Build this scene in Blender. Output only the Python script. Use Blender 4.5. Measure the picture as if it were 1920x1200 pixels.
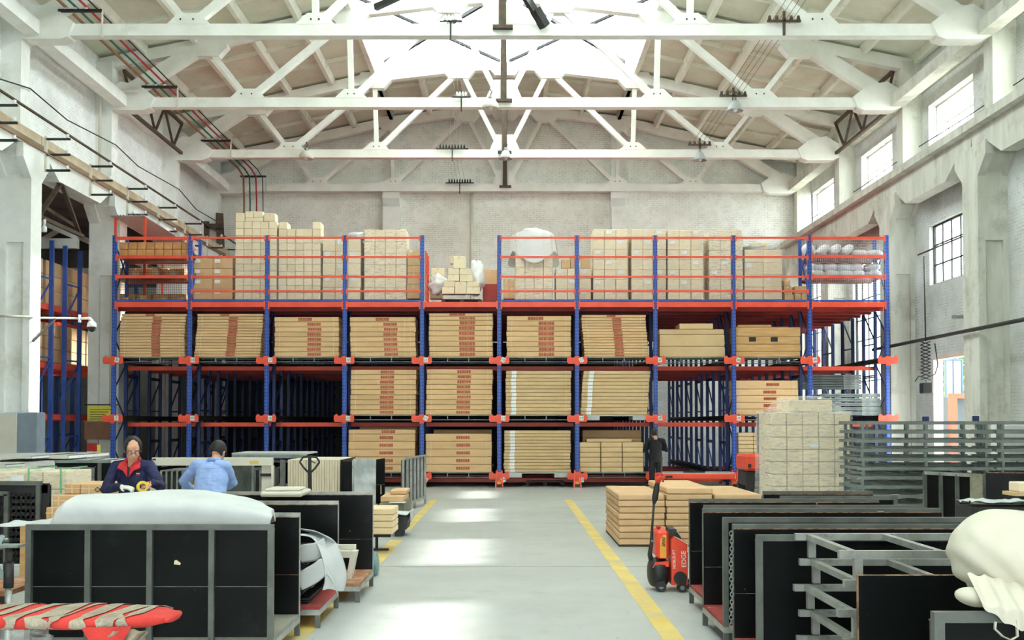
import bpy, math, random
from mathutils import Vector, Matrix, noise
random.seed(7)
for o in list(bpy.data.objects): bpy.data.objects.remove(o)
S = bpy.context.scene
COL = S.collection
# ---------------------------------------------------------------- camera
CAMZ = 1.92; F = 2000.0; PITCH = math.radians(1.5); CX = 954.0
CY = 790.0 - F*math.tan(PITCH)
cd = bpy.data.cameras.new('camera'); cam = bpy.data.objects.new('camera', cd); COL.objects.link(cam)
cam.location = (0, 0, CAMZ); cam.rotation_euler = (math.pi/2 + PITCH, 0, 0)
cd.sensor_width = 36.0; cd.lens = 36.0*F/1920.0
cd.shift_x = (960-CX)/1920.0; cd.shift_y = (CY-600)/1920.0
cd.clip_end = 400; cd.clip_start = 0.05
S.camera = cam
# ---------------------------------------------------------------- daylight
W = bpy.data.worlds.new('world'); S.world = W; W.use_nodes = True
bg = W.node_tree.nodes['Background']
bg.inputs[0].default_value = (0.93, 1.0, 1.03, 1); bg.inputs[1].default_value = 7.0
sd = bpy.data.lights.new('sun', 'SUN'); sd.energy = 7.5; sd.angle = math.radians(1.6); sd.color = (1.0, 0.965, 0.9)
sun = bpy.data.objects.new('sun', sd); COL.objects.link(sun)
sun.location = (20, 10, 30)
sun.rotation_euler = Vector((-14.3, -2.5, -11.45)).to_track_quat('-Z', 'Y').to_euler()
def portal(loc, rot, sx, sy):
    l = bpy.data.lights.new('skylight_portal', 'AREA'); l.shape = 'RECTANGLE'; l.size = sx; l.size_y = sy
    l.cycles.is_portal = True
    o = bpy.data.objects.new('skylight_portal', l); COL.objects.link(o); o.location = loc; o.rotation_euler = rot
vs = S.view_settings
vs.view_transform = 'Standard'; vs.look = 'None'; vs.gamma = 1.0; vs.use_curve_mapping = False
vs.exposure = 0.9
# ---------------------------------------------------------------- picture measure -> place
def _d(px, py):
    v = (CY-py)/F; den = math.cos(PITCH) - v*math.sin(PITCH)
    return (px-CX)/F/den, (v*math.cos(PITCH)+math.sin(PITCH))/den
def X(px, D, py=790): return D*_d(px, py)[0]
def Z(py, D): return CAMZ + D*_d(954, py)[1]
def P(px, py, D):
    a, b = _d(px, py); return Vector((a*D, D, CAMZ+b*D))
def G(py):                      # depth of a floor point
    return -CAMZ/_d(954, py)[1]
def srgb(c):
    return tuple(((v/255)/12.92 if v/255 <= 0.04045 else ((v/255+0.055)/1.055)**2.4) for v in c[:3]) + (1.0,)
# ---------------------------------------------------------------- mesh collector
class MB:
    def __init__(s): s.v = []; s.f = []; s.sm = []
    def add(s, vs, fs, smooth=False):
        n = len(s.v); s.v += [tuple(v) for v in vs]
        for f in fs: s.f.append([i+n for i in f]); s.sm.append(smooth)
        return s
    def box(s, x0, y0, z0, x1, y1, z1):
        if x1 < x0: x0, x1 = x1, x0
        if y1 < y0: y0, y1 = y1, y0
        if z1 < z0: z0, z1 = z1, z0
        return s.add([(x0,y0,z0),(x1,y0,z0),(x1,y1,z0),(x0,y1,z0),(x0,y0,z1),(x1,y0,z1),(x1,y1,z1),(x0,y1,z1)],
            [(0,3,2,1),(4,5,6,7),(0,1,5,4),(1,2,6,5),(2,3,7,6),(3,0,4,7)])
    def bbox(s, x0, y0, z0, x1, y1, z1, b=0.01):       # box with chamfered edges
        xs = (x0, x1); ys = (y0, y1); zs = (z0, z1); V = []; idx = {}
        for i in (0,1):
            for j in (0,1):
                for k in (0,1):
                    sx = b if i == 0 else -b; sy = b if j == 0 else -b; sz = b if k == 0 else -b
                    for a, p in enumerate(((xs[i], ys[j]+sy, zs[k]+sz), (xs[i]+sx, ys[j], zs[k]+sz), (xs[i]+sx, ys[j]+sy, zs[k]))):
                        idx[(i,j,k,a)] = len(V); V.append(p)
        Fc = []
        g = idx
        for i in (0,1):
            q = [g[(i,0,0,0)], g[(i,1,0,0)], g[(i,1,1,0)], g[(i,0,1,0)]]; Fc.append(q if i else q[::-1])
            q = [g[(0,i,0,1)], g[(0,i,1,1)], g[(1,i,1,1)], g[(1,i,0,1)]]; Fc.append(q if i else q[::-1])
            q = [g[(0,0,i,2)], g[(1,0,i,2)], g[(1,1,i,2)], g[(0,1,i,2)]]; Fc.append(q if i else q[::-1])
        for i in (0,1):
            for j in (0,1):
                Fc.append([g[(i,j,0,0)], g[(i,j,1,0)], g[(i,j,1,1)], g[(i,j,0,1)]])
                Fc.append([g[(i,0,j,0)], g[(i,1,j,0)], g[(i,1,j,2)], g[(i,0,j,2)]])
                Fc.append([g[(0,i,j,1)], g[(1,i,j,1)], g[(1,i,j,2)], g[(0,i,j,2)]])
                for k in (0,1): Fc.append([g[(i,j,k,0)], g[(i,j,k,1)], g[(i,j,k,2)]])
        return s.add(V, Fc)
    def bar(s, p0, p1, w, h, up=(0,0,1)):               # rectangular bar between two points
        p0 = Vector(p0); p1 = Vector(p1); d = (p1-p0).normalized(); up = Vector(up)
        if abs(d.dot(up)) > 0.98: up = Vector((0,1,0)) if abs(d.y) < 0.9 else Vector((1,0,0))
        a = d.cross(up).normalized(); b = a.cross(d).normalized()
        a = a*w/2; b = b*h/2
        V = [p0-a-b, p0+a-b, p0+a+b, p0-a+b, p1-a-b, p1+a-b, p1+a+b, p1-a+b]
        return s.add(V, [(0,1,2,3),(4,7,6,5),(0,4,5,1),(1,5,6,2),(2,6,7,3),(3,7,4,0)])
    def tube(s, pts, r, n=8, cap=True, smooth=True):
        pts = [Vector(p) for p in pts]; rr = r if isinstance(r, (list, tuple)) else [r]*len(pts)
        V = []; prev = None
        for i, p in enumerate(pts):
            d = (pts[min(i+1, len(pts)-1)] - pts[max(i-1, 0)]).normalized()
            if prev is None:
                up = Vector((0,0,1)) if abs(d.z) < 0.9 else Vector((0,1,0))
                a = d.cross(up).normalized()
            else:
                a = (prev - d*prev.dot(d)).normalized()
            prev = a; b = d.cross(a)
            rad = rr[i]; ra, rb = rad if isinstance(rad, (list, tuple)) else (rad, rad)
            for k in range(n):
                t = 2*math.pi*k/n; V.append(p + a*math.cos(t)*ra + b*math.sin(t)*rb)
        Fc = []
        for i in range(len(pts)-1):
            for k in range(n):
                q = (k+1) % n; Fc.append((i*n+k, i*n+q, (i+1)*n+q, (i+1)*n+k))
        s.add(V, Fc, smooth)
        if cap:
            m = len(V); s.f.append([len(s.v)-m+i for i in range(n)][::-1]); s.sm.append(False)
            s.f.append([len(s.v)-n+i for i in range(n)]); s.sm.append(False)
        return s
    def ell(s, c, r, nu=16, nv=10, rot=None, fn=None):
        V = []; c = Vector(c)
        for j in range(nv+1):
            ph = math.pi*j/nv
            for i in range(nu):
                t = 2*math.pi*i/nu
                p = Vector((math.sin(ph)*math.cos(t), math.sin(ph)*math.sin(t), math.cos(ph)))
                if fn: p = fn(p)
                p = Vector((p.x*r[0], p.y*r[1], p.z*r[2]))
                if rot: p = rot @ p
                V.append(c+p)
        Fc = []
        for j in range(nv):
            for i in range(nu):
                q = (i+1) % nu; Fc.append((j*nu+i, (j+1)*nu+i, (j+1)*nu+q, j*nu+q))
        return s.add(V, Fc, True)
    def prism(s, pts, lo, hi, axis='y'):                # closed outline extruded along an axis
        n = len(pts)
        def m(p, t):
            return (p[0], t, p[1]) if axis == 'y' else ((t, p[0], p[1]) if axis == 'x' else (p[0], p[1], t))
        V = [m(p, lo) for p in pts] + [m(p, hi) for p in pts]
        Fc = [list(range(n)), list(range(n, 2*n))[::-1]] + [(i, i+n, (i+1) % n + n, (i+1) % n) for i in range(n)]
        return s.add(V, Fc)
    def grid(s, fn, nu, nv, smooth=True, wrap=False):
        V = [fn(i/(nu if not wrap else nu), j/nv) for j in range(nv+1) for i in range(nu+1)]
        Fc = [(j*(nu+1)+i, j*(nu+1)+i+1, (j+1)*(nu+1)+i+1, (j+1)*(nu+1)+i) for j in range(nv) for i in range(nu)]
        return s.add(V, Fc, smooth)
    def torus(s, c, R, r, n=24, m=8, ax=None, fn=None):
        pts = []; ax = ax or Matrix.Identity(3)
        V = []
        for i in range(n):
            t = 2*math.pi*i/n
            for j in range(m):
                u = 2*math.pi*j/m
                V.append(Vector(c) + ax @ Vector(((R+r*math.cos(u))*math.cos(t), (R+r*math.cos(u))*math.sin(t), r*math.sin(u))))
        return s.add(V, [(i*m+j, ((i+1) % n)*m+j, ((i+1) % n)*m+(j+1) % m, i*m+(j+1) % m) for i in range(n) for j in range(m)], True)
    def move(s, d, rz=0, start=0):
        c, q = math.cos(rz), math.sin(rz)
        for i in range(start, len(s.v)):
            x, y, z = s.v[i]; s.v[i] = (x*c-y*q+d[0], x*q+y*c+d[1], z+d[2])
        return s
def finish(me, recalc=True):
    import bmesh
    bm = bmesh.new(); bm.from_mesh(me)
    if recalc: bmesh.ops.recalc_face_normals(bm, faces=bm.faces)
    bm.to_mesh(me); bm.free()
def evalmesh(o):               # modifiers or text to plain mesh, in a scratch scene
    sc = bpy.data.scenes.new('scratch'); sc.collection.objects.link(o); vl = sc.view_layers[0]; vl.update(); dg = vl.depsgraph; dg.update()
    me = bpy.data.meshes.new_from_object(o.evaluated_get(dg), depsgraph=dg); bpy.data.objects.remove(o); bpy.data.scenes.remove(sc); return me
def part(name, mb, mat, parent=None, label=None, local=True, mods=None):
    me = bpy.data.meshes.new(name)
    vs_ = mb.v
    if parent is not None and not local:
        r = parent
        while r.parent: r = r.parent
        L = r.location; vs_ = [(a-L.x, b-L.y, c-L.z) for a, b, c in mb.v]
    me.from_pydata(vs_, [], mb.f)
    me.polygons.foreach_set('use_smooth', mb.sm)
    finish(me)
    o = bpy.data.objects.new(name, me); COL.objects.link(o)
    for m in (mat if isinstance(mat, (list, tuple)) else [mat]): me.materials.append(m)
    if parent is not None: o.parent = parent
    if label: o['label'] = label
    if mods: mods(o)
    return o
def wpart(name, mb, mat, parent, label=None): return part(name, mb, mat, parent, label, local=False)
def thing(name, label, cat, loc=(0,0,0), rz=0, group=None):
    o = bpy.data.objects.new(name, None); COL.objects.link(o); o.empty_display_size = 0.1
    o.location = loc; o.rotation_euler = (0, 0, rz); o['label'] = label; o['category'] = cat
    if group: o['group'] = group
    return o
def tag(o, label, cat, group=None, kind=None):
    o['label'] = label; o['category'] = cat
    if group: o['group'] = group
    if kind: o['kind'] = kind
    return o
def single(name, mb, mat, label, cat, group=None, kind=None):   # one-mesh thing, origin at its base
    vs_ = mb.v; cx = sum(v[0] for v in vs_)/len(vs_); cy = sum(v[1] for v in vs_)/len(vs_); cz = min(v[2] for v in vs_)
    mb.v = [(a-cx, b-cy, c-cz) for a, b, c in vs_]
    o = part(name, mb, mat); o.location = (cx, cy, cz)
    return tag(o, label, cat, group, kind)
def struct(name, mb, mat):
    o = part(name, mb, mat); o['kind'] = 'structure'; return o
def dup(root, loc, rz=None, label=None, group=None):
    r = root.copy(); COL.objects.link(r); r.location = loc
    if rz is not None: r.rotation_euler = (0, 0, rz)
    if label: r['label'] = label
    if group: r['group'] = group
    for ch in list(root.children):
        c = ch.copy(); COL.objects.link(c); c.parent = r
        for g in ch.children:
            d = g.copy(); COL.objects.link(d); d.parent = c
    return r
ORD = ['topmost','second','third','fourth','fifth','sixth','seventh','eighth','ninth','tenth','eleventh','twelfth','thirteenth','fourteenth','fifteenth','sixteenth','seventeenth','eighteenth']
def ordn(i, n):
    if n == 1: return 'only'
    return 'lowest' if i == n-1 else ORD[i]
# ---------------------------------------------------------------- materials
def _mix(nt, a, b, fac):
    m = nt.nodes.new('ShaderNodeMix'); m.data_type = 'RGBA'
    for sock, val in ((m.inputs[0], fac), (m.inputs[6], a), (m.inputs[7], b)):
        if hasattr(val, 'node'): nt.links.new(val, sock)
        else: sock.default_value = val
    return m.outputs[2]
def _coord(nt, kind, plane=None):
    tc = nt.nodes.new('ShaderNodeTexCoord'); v = tc.outputs['Object']
    if plane:
        sp = nt.nodes.new('ShaderNodeSeparateXYZ'); cb = nt.nodes.new('ShaderNodeCombineXYZ'); nt.links.new(v, sp.inputs[0])
        a, b = {'x': (1, 2), 'y': (0, 2), 'z': (0, 1)}[plane]
        nt.links.new(sp.outputs[a], cb.inputs[0]); nt.links.new(sp.outputs[b], cb.inputs[1]); v = cb.outputs[0]
    return v
def _noise(nt, v, scale, detail=4, rough=0.55, stretch=None):
    n = nt.nodes.new('ShaderNodeTexNoise'); n.inputs['Scale'].default_value = scale; n.inputs['Detail'].default_value = detail
    n.inputs['Roughness'].default_value = rough
    if stretch:
        mp = nt.nodes.new('ShaderNodeMapping'); mp.inputs['Scale'].default_value = stretch; nt.links.new(v, mp.inputs[0]); v = mp.outputs[0]
    nt.links.new(v, n.inputs['Vector']); return n.outputs['Fac']
def _ramp(nt, f, a, b):
    r = nt.nodes.new('ShaderNodeMapRange'); r.inputs[1].default_value = a; r.inputs[2].default_value = b
    nt.links.new(f, r.inputs[0]); return r.outputs[0]
def _bump(nt, bs, f, st, dist=0.02):
    b = nt.nodes.new('ShaderNodeBump'); b.inputs['Strength'].default_value = st; b.inputs['Distance'].default_value = dist
    nt.links.new(f, b.inputs['Height']); nt.links.new(b.outputs[0], bs.inputs['Normal'])
MATS = {}
def pmat(name, c1, c2=None, scale=3.0, rough=0.6, metal=0.0, bump=0.0, lo=0.4, hi=0.65, dirt=None, dscale=1.5, dlo=0.55, dhi=0.8,
         stretch=None, spots=None, spec=0.5, obj_rand=0.0, alpha=None, trans=0.0, coat=0):
    m = bpy.data.materials.new(name); m.use_nodes = True; nt = m.node_tree; bs = nt.nodes['Principled BSDF']
    bs.inputs['Roughness'].default_value = rough; bs.inputs['Metallic'].default_value = metal
    bs.inputs['Specular IOR Level'].default_value = spec
    if coat: bs.inputs['Coat Weight'].default_value = coat
    c1 = srgb(c1); c2 = srgb(c2) if c2 else tuple(x*0.85 for x in c1[:3])+(1,)
    v = _coord(nt, 'o')
    if obj_rand:
        oi = nt.nodes.new('ShaderNodeObjectInfo'); ad = nt.nodes.new('ShaderNodeVectorMath'); ad.operation = 'ADD'
        mu = nt.nodes.new('ShaderNodeMath'); mu.operation = 'MULTIPLY'; mu.inputs[1].default_value = 37.0
        nt.links.new(oi.outputs['Random'], mu.inputs[0]); nt.links.new(v, ad.inputs[0]); nt.links.new(mu.outputs[0], ad.inputs[1]); v = ad.outputs[0]
    f = _noise(nt, v, scale, 5, 0.6, stretch)
    col = _mix(nt, c1, c2, _ramp(nt, f, lo, hi))
    if dirt:
        f2 = _noise(nt, v, dscale, 8, 0.72)
        col = _mix(nt, col, srgb(dirt), _ramp(nt, f2, dlo, dhi))
    if spots:
        f3 = _noise(nt, v, spots[1], 3, 0.5)
        col = _mix(nt, col, srgb(spots[0]), _ramp(nt, f3, spots[2], spots[2]+0.02))
    if obj_rand:
        hs = nt.nodes.new('ShaderNodeHueSaturation'); nt.links.new(col, hs.inputs['Color'])
        mr = nt.nodes.new('ShaderNodeMapRange'); mr.inputs[3].default_value = 1-obj_rand; mr.inputs[4].default_value = 1+obj_rand
        nt.links.new(oi.outputs['Random'], mr.inputs[0]); nt.links.new(mr.outputs[0], hs.inputs['Value']); col = hs.outputs[0]
    nt.links.new(col, bs.inputs['Base Color'])
    if bump: _bump(nt, bs, _noise(nt, v, scale*6, 4), bump)
    if trans: bs.inputs['Transmission Weight'].default_value = trans
    if alpha is not None:
        if isinstance(alpha, tuple):
            fa = _noise(nt, v, alpha[0], 5, 0.7, alpha[3] if len(alpha) > 3 else None)
            mr = nt.nodes.new('ShaderNodeMapRange'); mr.inputs[1].default_value = .35; mr.inputs[2].default_value = .7
            mr.inputs[3].default_value = alpha[1]; mr.inputs[4].default_value = alpha[2]
            nt.links.new(fa, mr.inputs[0]); nt.links.new(mr.outputs[0], bs.inputs['Alpha'])
        else: bs.inputs['Alpha'].default_value = alpha
    MATS[name] = m; return m
def brickmat(name, plane, c1, c2, mortar, stain, st=0.5, dlo=.5, dhi=.75):
    m = bpy.data.materials.new(name); m.use_nodes = True; nt = m.node_tree; bs = nt.nodes['Principled BSDF']; bs.inputs['Roughness'].default_value = 0.9
    v3 = _coord(nt, 'o'); v = _coord(nt, 'o', plane)
    nz = _noise(nt, v3, 2.0, 4); ad = nt.nodes.new('ShaderNodeVectorMath'); ad.operation = 'MULTIPLY_ADD'
    cb = nt.nodes.new('ShaderNodeCombineXYZ'); nt.links.new(nz, cb.inputs[0]); nt.links.new(nz, cb.inputs[1])
    ad.inputs[1].default_value = (.04, .04, .04); nt.links.new(cb.outputs[0], ad.inputs[0]); nt.links.new(v, ad.inputs[2])
    b = nt.nodes.new('ShaderNodeTexBrick'); nt.links.new(ad.outputs[0], b.inputs['Vector'])
    b.inputs['Color1'].default_value = srgb(c1); b.inputs['Color2'].default_value = srgb(c2); b.inputs['Mortar'].default_value = srgb(mortar)
    b.inputs['Scale'].default_value = 1.0; b.inputs['Brick Width'].default_value = 0.27; b.inputs['Row Height'].default_value = 0.085
    b.inputs['Mortar Size'].default_value = 0.012; b.inputs['Mortar Smooth'].default_value = 0.6; b.inputs['Bias'].default_value = 0
    # whitewash hides part of the joints
    ws = _ramp(nt, _noise(nt, v3, 1.6, 8, .8), 0.44, 0.6)
    col = _mix(nt, srgb(c1), b.outputs['Color'], ws)
    st1 = _ramp(nt, _noise(nt, v3, 0.35, 8, 0.7), dlo, dhi); col = _mix(nt, col, srgb(stain), st1)
    st2 = _ramp(nt, _noise(nt, v3, 7, 6, 0.8), 0.62, 0.72); col = _mix(nt, col, srgb(tuple(int(k*.62) for k in stain)), st2)
    nt.links.new(col, bs.inputs['Base Color']); _bump(nt, bs, b.outputs['Fac'], -st, 0.03)
    MATS[name] = m; return m
M_brick_y = brickmat('whitewashed brick back', 'y', (242,243,235), (230,231,222), (184,184,173), (218,218,204))
M_brick_x = brickmat('whitewashed brick side', 'x', (246,248,245), (236,238,234), (200,203,199), (222,223,216))
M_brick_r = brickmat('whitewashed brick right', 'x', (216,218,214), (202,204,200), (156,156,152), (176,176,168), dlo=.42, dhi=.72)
M_conc = pmat('whitewashed concrete', (242,243,238), (230,231,223), 1.2, .85, bump=.15, dirt=(188,184,168), dscale=.8, dlo=.55, dhi=.85)
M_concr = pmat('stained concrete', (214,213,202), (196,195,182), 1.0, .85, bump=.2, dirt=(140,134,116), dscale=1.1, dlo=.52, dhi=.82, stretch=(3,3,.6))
M_truss = pmat('truss concrete', (240,240,233), (228,228,218), 1.5, .8, bump=.1, dirt=(200,192,172), dscale=1.0, dlo=.58, dhi=.9)
M_roof = pmat('roof slab', (226,228,210), (210,213,192), .7, .9, bump=.1, dirt=(196,186,160), dscale=.5, dlo=.5, dhi=.85)
M_roofr = pmat('roof rib', (236,238,224), (222,224,206), .9, .9, dirt=(170,160,134), dscale=.9)
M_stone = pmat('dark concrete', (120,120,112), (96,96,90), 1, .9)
M_blue = None
def postmat(name, c, c2, hole):
    m = bpy.data.materials.new(name); m.use_nodes = True; nt = m.node_tree; bs = nt.nodes['Principled BSDF']
    bs.inputs['Roughness'].default_value = .42
    v = _coord(nt, 'o'); sp = nt.nodes.new('ShaderNodeSeparateXYZ'); nt.links.new(v, sp.inputs[0])
    def mth(op, a, b=None):
        n = nt.nodes.new('ShaderNodeMath'); n.operation = op
        for i, q in enumerate((a, b)):
            if q is None: continue
            if hasattr(q, 'node'): nt.links.new(q, n.inputs[i])
            else: n.inputs[i].default_value = q
        return n.outputs[0]
    fz = mth('FRACT', mth('DIVIDE', sp.outputs[2], 0.1)); hz = mth('MULTIPLY', mth('GREATER_THAN', fz, .32), mth('LESS_THAN', fz, .78))
    ax = mth('ABSOLUTE', sp.outputs[0]); hx = mth('MULTIPLY', mth('GREATER_THAN', ax, .022), mth('LESS_THAN', ax, .044))
    fac = mth('MULTIPLY', hz, hx)
    base = _mix(nt, srgb(c), srgb(c2), _ramp(nt, _noise(nt, v, 2.5, 6, .7), .45, .7))
    nt.links.new(_mix(nt, base, srgb(hole), fac), bs.inputs['Base Color']); MATS[name] = m; return m
M_post = postmat('blue punched upright', (58,92,182), (50,80,160), (18,26,60))
M_blue = pmat('blue rack paint', (54,88,176), (44,72,148), 2, .45)
M_dblue = pmat('darkened blue paint', (34,54,108), (26,40,82), 2, .55)  # rack blue darkened: shade inside the racking put into the colour
M_or = pmat('orange rack paint', (240,88,62), (225,76,52), 2, .42, dirt=(190,66,48), dlo=.6, dhi=.8)
M_ord = pmat('shaded orange paint', (166,50,42), (140,42,36), 2, .5, dirt=(104,36,34))  # rack orange darkened: shade under and behind the deck painted in
M_tag = pmat('tag paper', (232,230,222), (215,214,206), 8, .7)
M_ink = pmat('black ink', (40,40,42), (30,30,32), 8, .7)
M_kraft = pmat('kraft carton', (222,184,138), (212,172,126), 1.2, .75, obj_rand=.06, stretch=(1,1,4))
M_kraftl = pmat('light kraft carton', (214,184,140), (204,172,128), 1.6, .75, obj_rand=.05)
M_kraftp = pmat('pale carton', (238,222,190), (230,212,180), 1.2, .75, obj_rand=.05)
M_kraftd = pmat('box cardboard', (220,182,140), (210,170,126), 3, .75, obj_rand=.08)
M_ply = pmat('raw plywood', (206,164,110), (190,146,92), 2, .7, obj_rand=.05, stretch=(1,1,8))
M_red = pmat('red print', (188,44,40), (172,38,36), 12, .7)
M_white = pmat('white label', (240,240,238), (228,228,226), 10, .6)
M_strap = pmat('packing strap', (226,208,168), (210,190,150), 10, .5)
M_galv = pmat('galvanised steel', (150,158,156), (118,126,124), 3, .42, .35, dirt=(92,98,96), dscale=4)
M_gpal = pmat('pallet steel', (132,142,140), (104,112,112), 3, .5, .3)
M_dsteel = pmat('dark square tube', (104,108,104), (84,88,84), 4, .5, .3, dirt=(132,130,120), dscale=6, dlo=.6, dhi=.8)
M_lsteel = pmat('bare steel tube', (172,174,170), (144,146,142), 5, .42, .45, dirt=(96,96,90), dscale=8, dlo=.55, dhi=.75, bump=.05)
M_board = pmat('black filmed plywood', (13,16,16), (20,23,23), 1.6, .3, dirt=(46,50,52), dscale=2.2, dlo=.57, dhi=.9, spots=((150,140,120), 22, .74), spec=.18)
M_edge = pmat('chipped ply edge', (150,118,92), (96,72,58), 14, .8, lo=.45, hi=.55)
M_plat = pmat('worn platform board', (176,122,88), (150,98,70), 5, .8, dirt=(196,176,150), dscale=9, dlo=.5, dhi=.7)
M_platr = pmat('red platform board', (168,62,58), (140,50,48), 3, .75, dirt=(196,186,170), dscale=6, dlo=.62, dhi=.75)
M_platg = pmat('grey platform board', (150,148,138), (128,126,116), 3, .8, dirt=(180,176,160), dscale=6)
M_foam = pmat('white foam sheet', (206,209,210), (194,198,200), 2, .75, bump=.1)
M_foamc = pmat('cream dust cover', (212,207,192), (200,195,178), 2, .8, bump=.08)
M_black = pmat('black plastic', (28,29,31), (38,39,41), 4, .5)
M_dark = pmat('dark steel', (52,52,50), (38,38,36), 3, .6, .2)
M_rust = pmat('rusty steel', (96,80,66), (72,60,50), 5, .8, .1)
M_cream = pmat('cream painted steel', (222,217,202), (208,203,188), 1.5, .5)
M_grey = pmat('grey painted steel', (186,190,188), (172,176,175), 1.5, .5)
M_yel = pmat('worn yellow floor paint', (226,196,104), (214,182,96), 1.5, .6, dirt=(176,172,150), dscale=1.6, dlo=.46, dhi=.7)
M_floor = None
def wrapmat(name, lo, hi):
    # clear stretch film: mostly see-through with whitish streaks
    m = bpy.data.materials.new(name); m.use_nodes = True; nt = m.node_tree; bs = nt.nodes['Principled BSDF']
    v = _coord(nt, 'o'); bs.inputs['Base Color'].default_value = srgb((244,244,242)); bs.inputs['Roughness'].default_value = .4
    f = _noise(nt, v, 4.5, 8, .8, (1, 1, 6)); mr = nt.nodes.new('ShaderNodeMapRange')
    mr.inputs[1].default_value = .38; mr.inputs[2].default_value = .72; mr.inputs[3].default_value = lo; mr.inputs[4].default_value = hi
    nt.links.new(f, mr.inputs[0]); nt.links.new(mr.outputs[0], bs.inputs['Alpha'])
    _bump(nt, bs, _noise(nt, v, 9, 6, .7, (1, 1, 3)), .08, .01); MATS[name] = m; return m
M_wrap = wrapmat('stretch film', .02, .3)
M_wrapd = wrapmat('dense stretch film', .08, .42)
M_film = pmat('milky plastic sheet', (240,241,240), (226,228,228), 3, .3, bump=.3, alpha=(3, .75, 1.0))
M_tape = pmat('dull clear tape', (176,164,144), (150,138,120), 9, .35, bump=.5, dirt=(206,200,188), dscale=12)
M_redcloth = pmat('red fabric', (214,62,54), (196,48,44), 5, .8, bump=.2)
M_glass = None
def panemat():
    m = bpy.data.materials.new('window glass'); m.use_nodes = True; nt = m.node_tree; nt.nodes.remove(nt.nodes['Principled BSDF'])
    out = nt.nodes['Material Output']; t = nt.nodes.new('ShaderNodeBsdfTransparent'); t.inputs[0].default_value = (.93,.96,.96,1)
    g = nt.nodes.new('ShaderNodeBsdfGlossy'); g.inputs['Roughness'].default_value = .05; g.inputs[0].default_value = (1,1,1,1)
    mx = nt.nodes.new('ShaderNodeMixShader'); mx.inputs[0].default_value = .06
    nt.links.new(t.outputs[0], mx.inputs[1]); nt.links.new(g.outputs[0], mx.inputs[2]); nt.links.new(mx.outputs[0], out.inputs[0]); return m
M_glass = panemat()
def floormat():
    m = bpy.data.materials.new('polished concrete floor'); m.use_nodes = True; nt = m.node_tree; bs = nt.nodes['Principled BSDF']
    v = _coord(nt, 'o')
    c = _mix(nt, srgb((184,187,185)), srgb((168,172,170)), _ramp(nt, _noise(nt, v, .35, 6, .6), .35, .65))
    c = _mix(nt, c, srgb((154,157,154)), _ramp(nt, _noise(nt, v, 1.3, 9, .75), .54, .78))
    c = _mix(nt, c, srgb((146,149,146)), _ramp(nt, _noise(nt, v, .8, 9, .8, (6, .6, 1)), .6, .75))
    c = _mix(nt, c, srgb((90,90,86)), _ramp(nt, _noise(nt, v, 9, 4, .6), .70, .74))
    sp = nt.nodes.new('ShaderNodeSeparateXYZ'); nt.links.new(v, sp.inputs[0])
    def joint(out, pitch, off, w):
        a = nt.nodes.new('ShaderNodeMath'); a.operation = 'ADD'; a.inputs[1].default_value = off; nt.links.new(out, a.inputs[0])
        n = nt.nodes.new('ShaderNodeMath'); n.operation = 'PINGPONG'; n.inputs[1].default_value = pitch/2; nt.links.new(a.outputs[0], n.inputs[0])
        l = nt.nodes.new('ShaderNodeMath'); l.operation = 'LESS_THAN'; l.inputs[1].default_value = w; nt.links.new(n.outputs[0], l.inputs[0]); return l.outputs[0]
    c = _mix(nt, c, srgb((92,92,88)), joint(sp.outputs[1], 6.1, -14.15, .014))
    c = _mix(nt, c, srgb((128,128,122)), joint(sp.outputs[0], 6.0, 3.0, .008))
    nt.links.new(c, bs.inputs['Base Color'])
    r = nt.nodes.new('ShaderNodeMapRange'); r.inputs[3].default_value = .28; r.inputs[4].default_value = .55; nt.links.new(_noise(nt, v, 2, 6), r.inputs[0]); nt.links.new(r.outputs[0], bs.inputs['Roughness'])
    bs.inputs['Specular IOR Level'].default_value = .4
    _bump(nt, bs, _noise(nt, v, 30, 3), .04, .01); return m
M_floor = floormat()
# ================================================================ the building shell
YB = 45.3; Y0 = -9.0
TR = [26.7-6.07*k for k in range(5, 0, -1)] + [26.7, 32.8, 39.1, 44.8]      # truss stations
CX0 = -0.15                                                               # ridge line
mb = MB().box(-26, Y0-8, -.3, 13.3, YB+1, 0); struct('floor', mb, M_floor)
# back wall
mb = MB().box(-13.2, YB, 0, 13.2, YB+.4, 16.0); struct('wall_back', mb, M_brick_y)
WD = [28.95-6.1*k for k in range(5, 0, -1)] + [28.95, 35.1, 41.45]           # start of the right-hand windows
def wall_x(xa, xb, z0, z1, holes, ya=Y0, yb=YB+.4):
    # wall slab in y-z with rectangular holes (y0,y1,z0,z1), holes sorted, may stack in one column
    mb = MB(); ys = sorted(set([ya, yb] + [h[0] for h in holes] + [h[1] for h in holes])); 
    for a, b in zip(ys[:-1], ys[1:]):
        hs = sorted([(h[2], h[3]) for h in holes if h[0] <= a+1e-6 and h[1] >= b-1e-6]); z = z0
        for p, q in hs:
            if p > z: mb.box(xa, a, z, xb, b, p)
            z = q
        if z < z1: mb.box(xa, a, z, xb, b, z1)
    return mb
UW = [(d, d+3.1, 9.4, 11.45) for d in WD]
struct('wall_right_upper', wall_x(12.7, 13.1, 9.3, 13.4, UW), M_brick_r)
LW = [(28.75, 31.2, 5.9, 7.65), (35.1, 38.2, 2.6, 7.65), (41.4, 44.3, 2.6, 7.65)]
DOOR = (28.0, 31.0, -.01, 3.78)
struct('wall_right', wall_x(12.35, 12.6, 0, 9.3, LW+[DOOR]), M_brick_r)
struct('trim_330', MB().box(12.36, Y0, 9.2, 13.1, YB, 9.32), M_concr)
struct('wall_left', MB().box(-13.1, Y0, 8.6, -12.7, YB, 13.4), M_brick_x)
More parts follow.
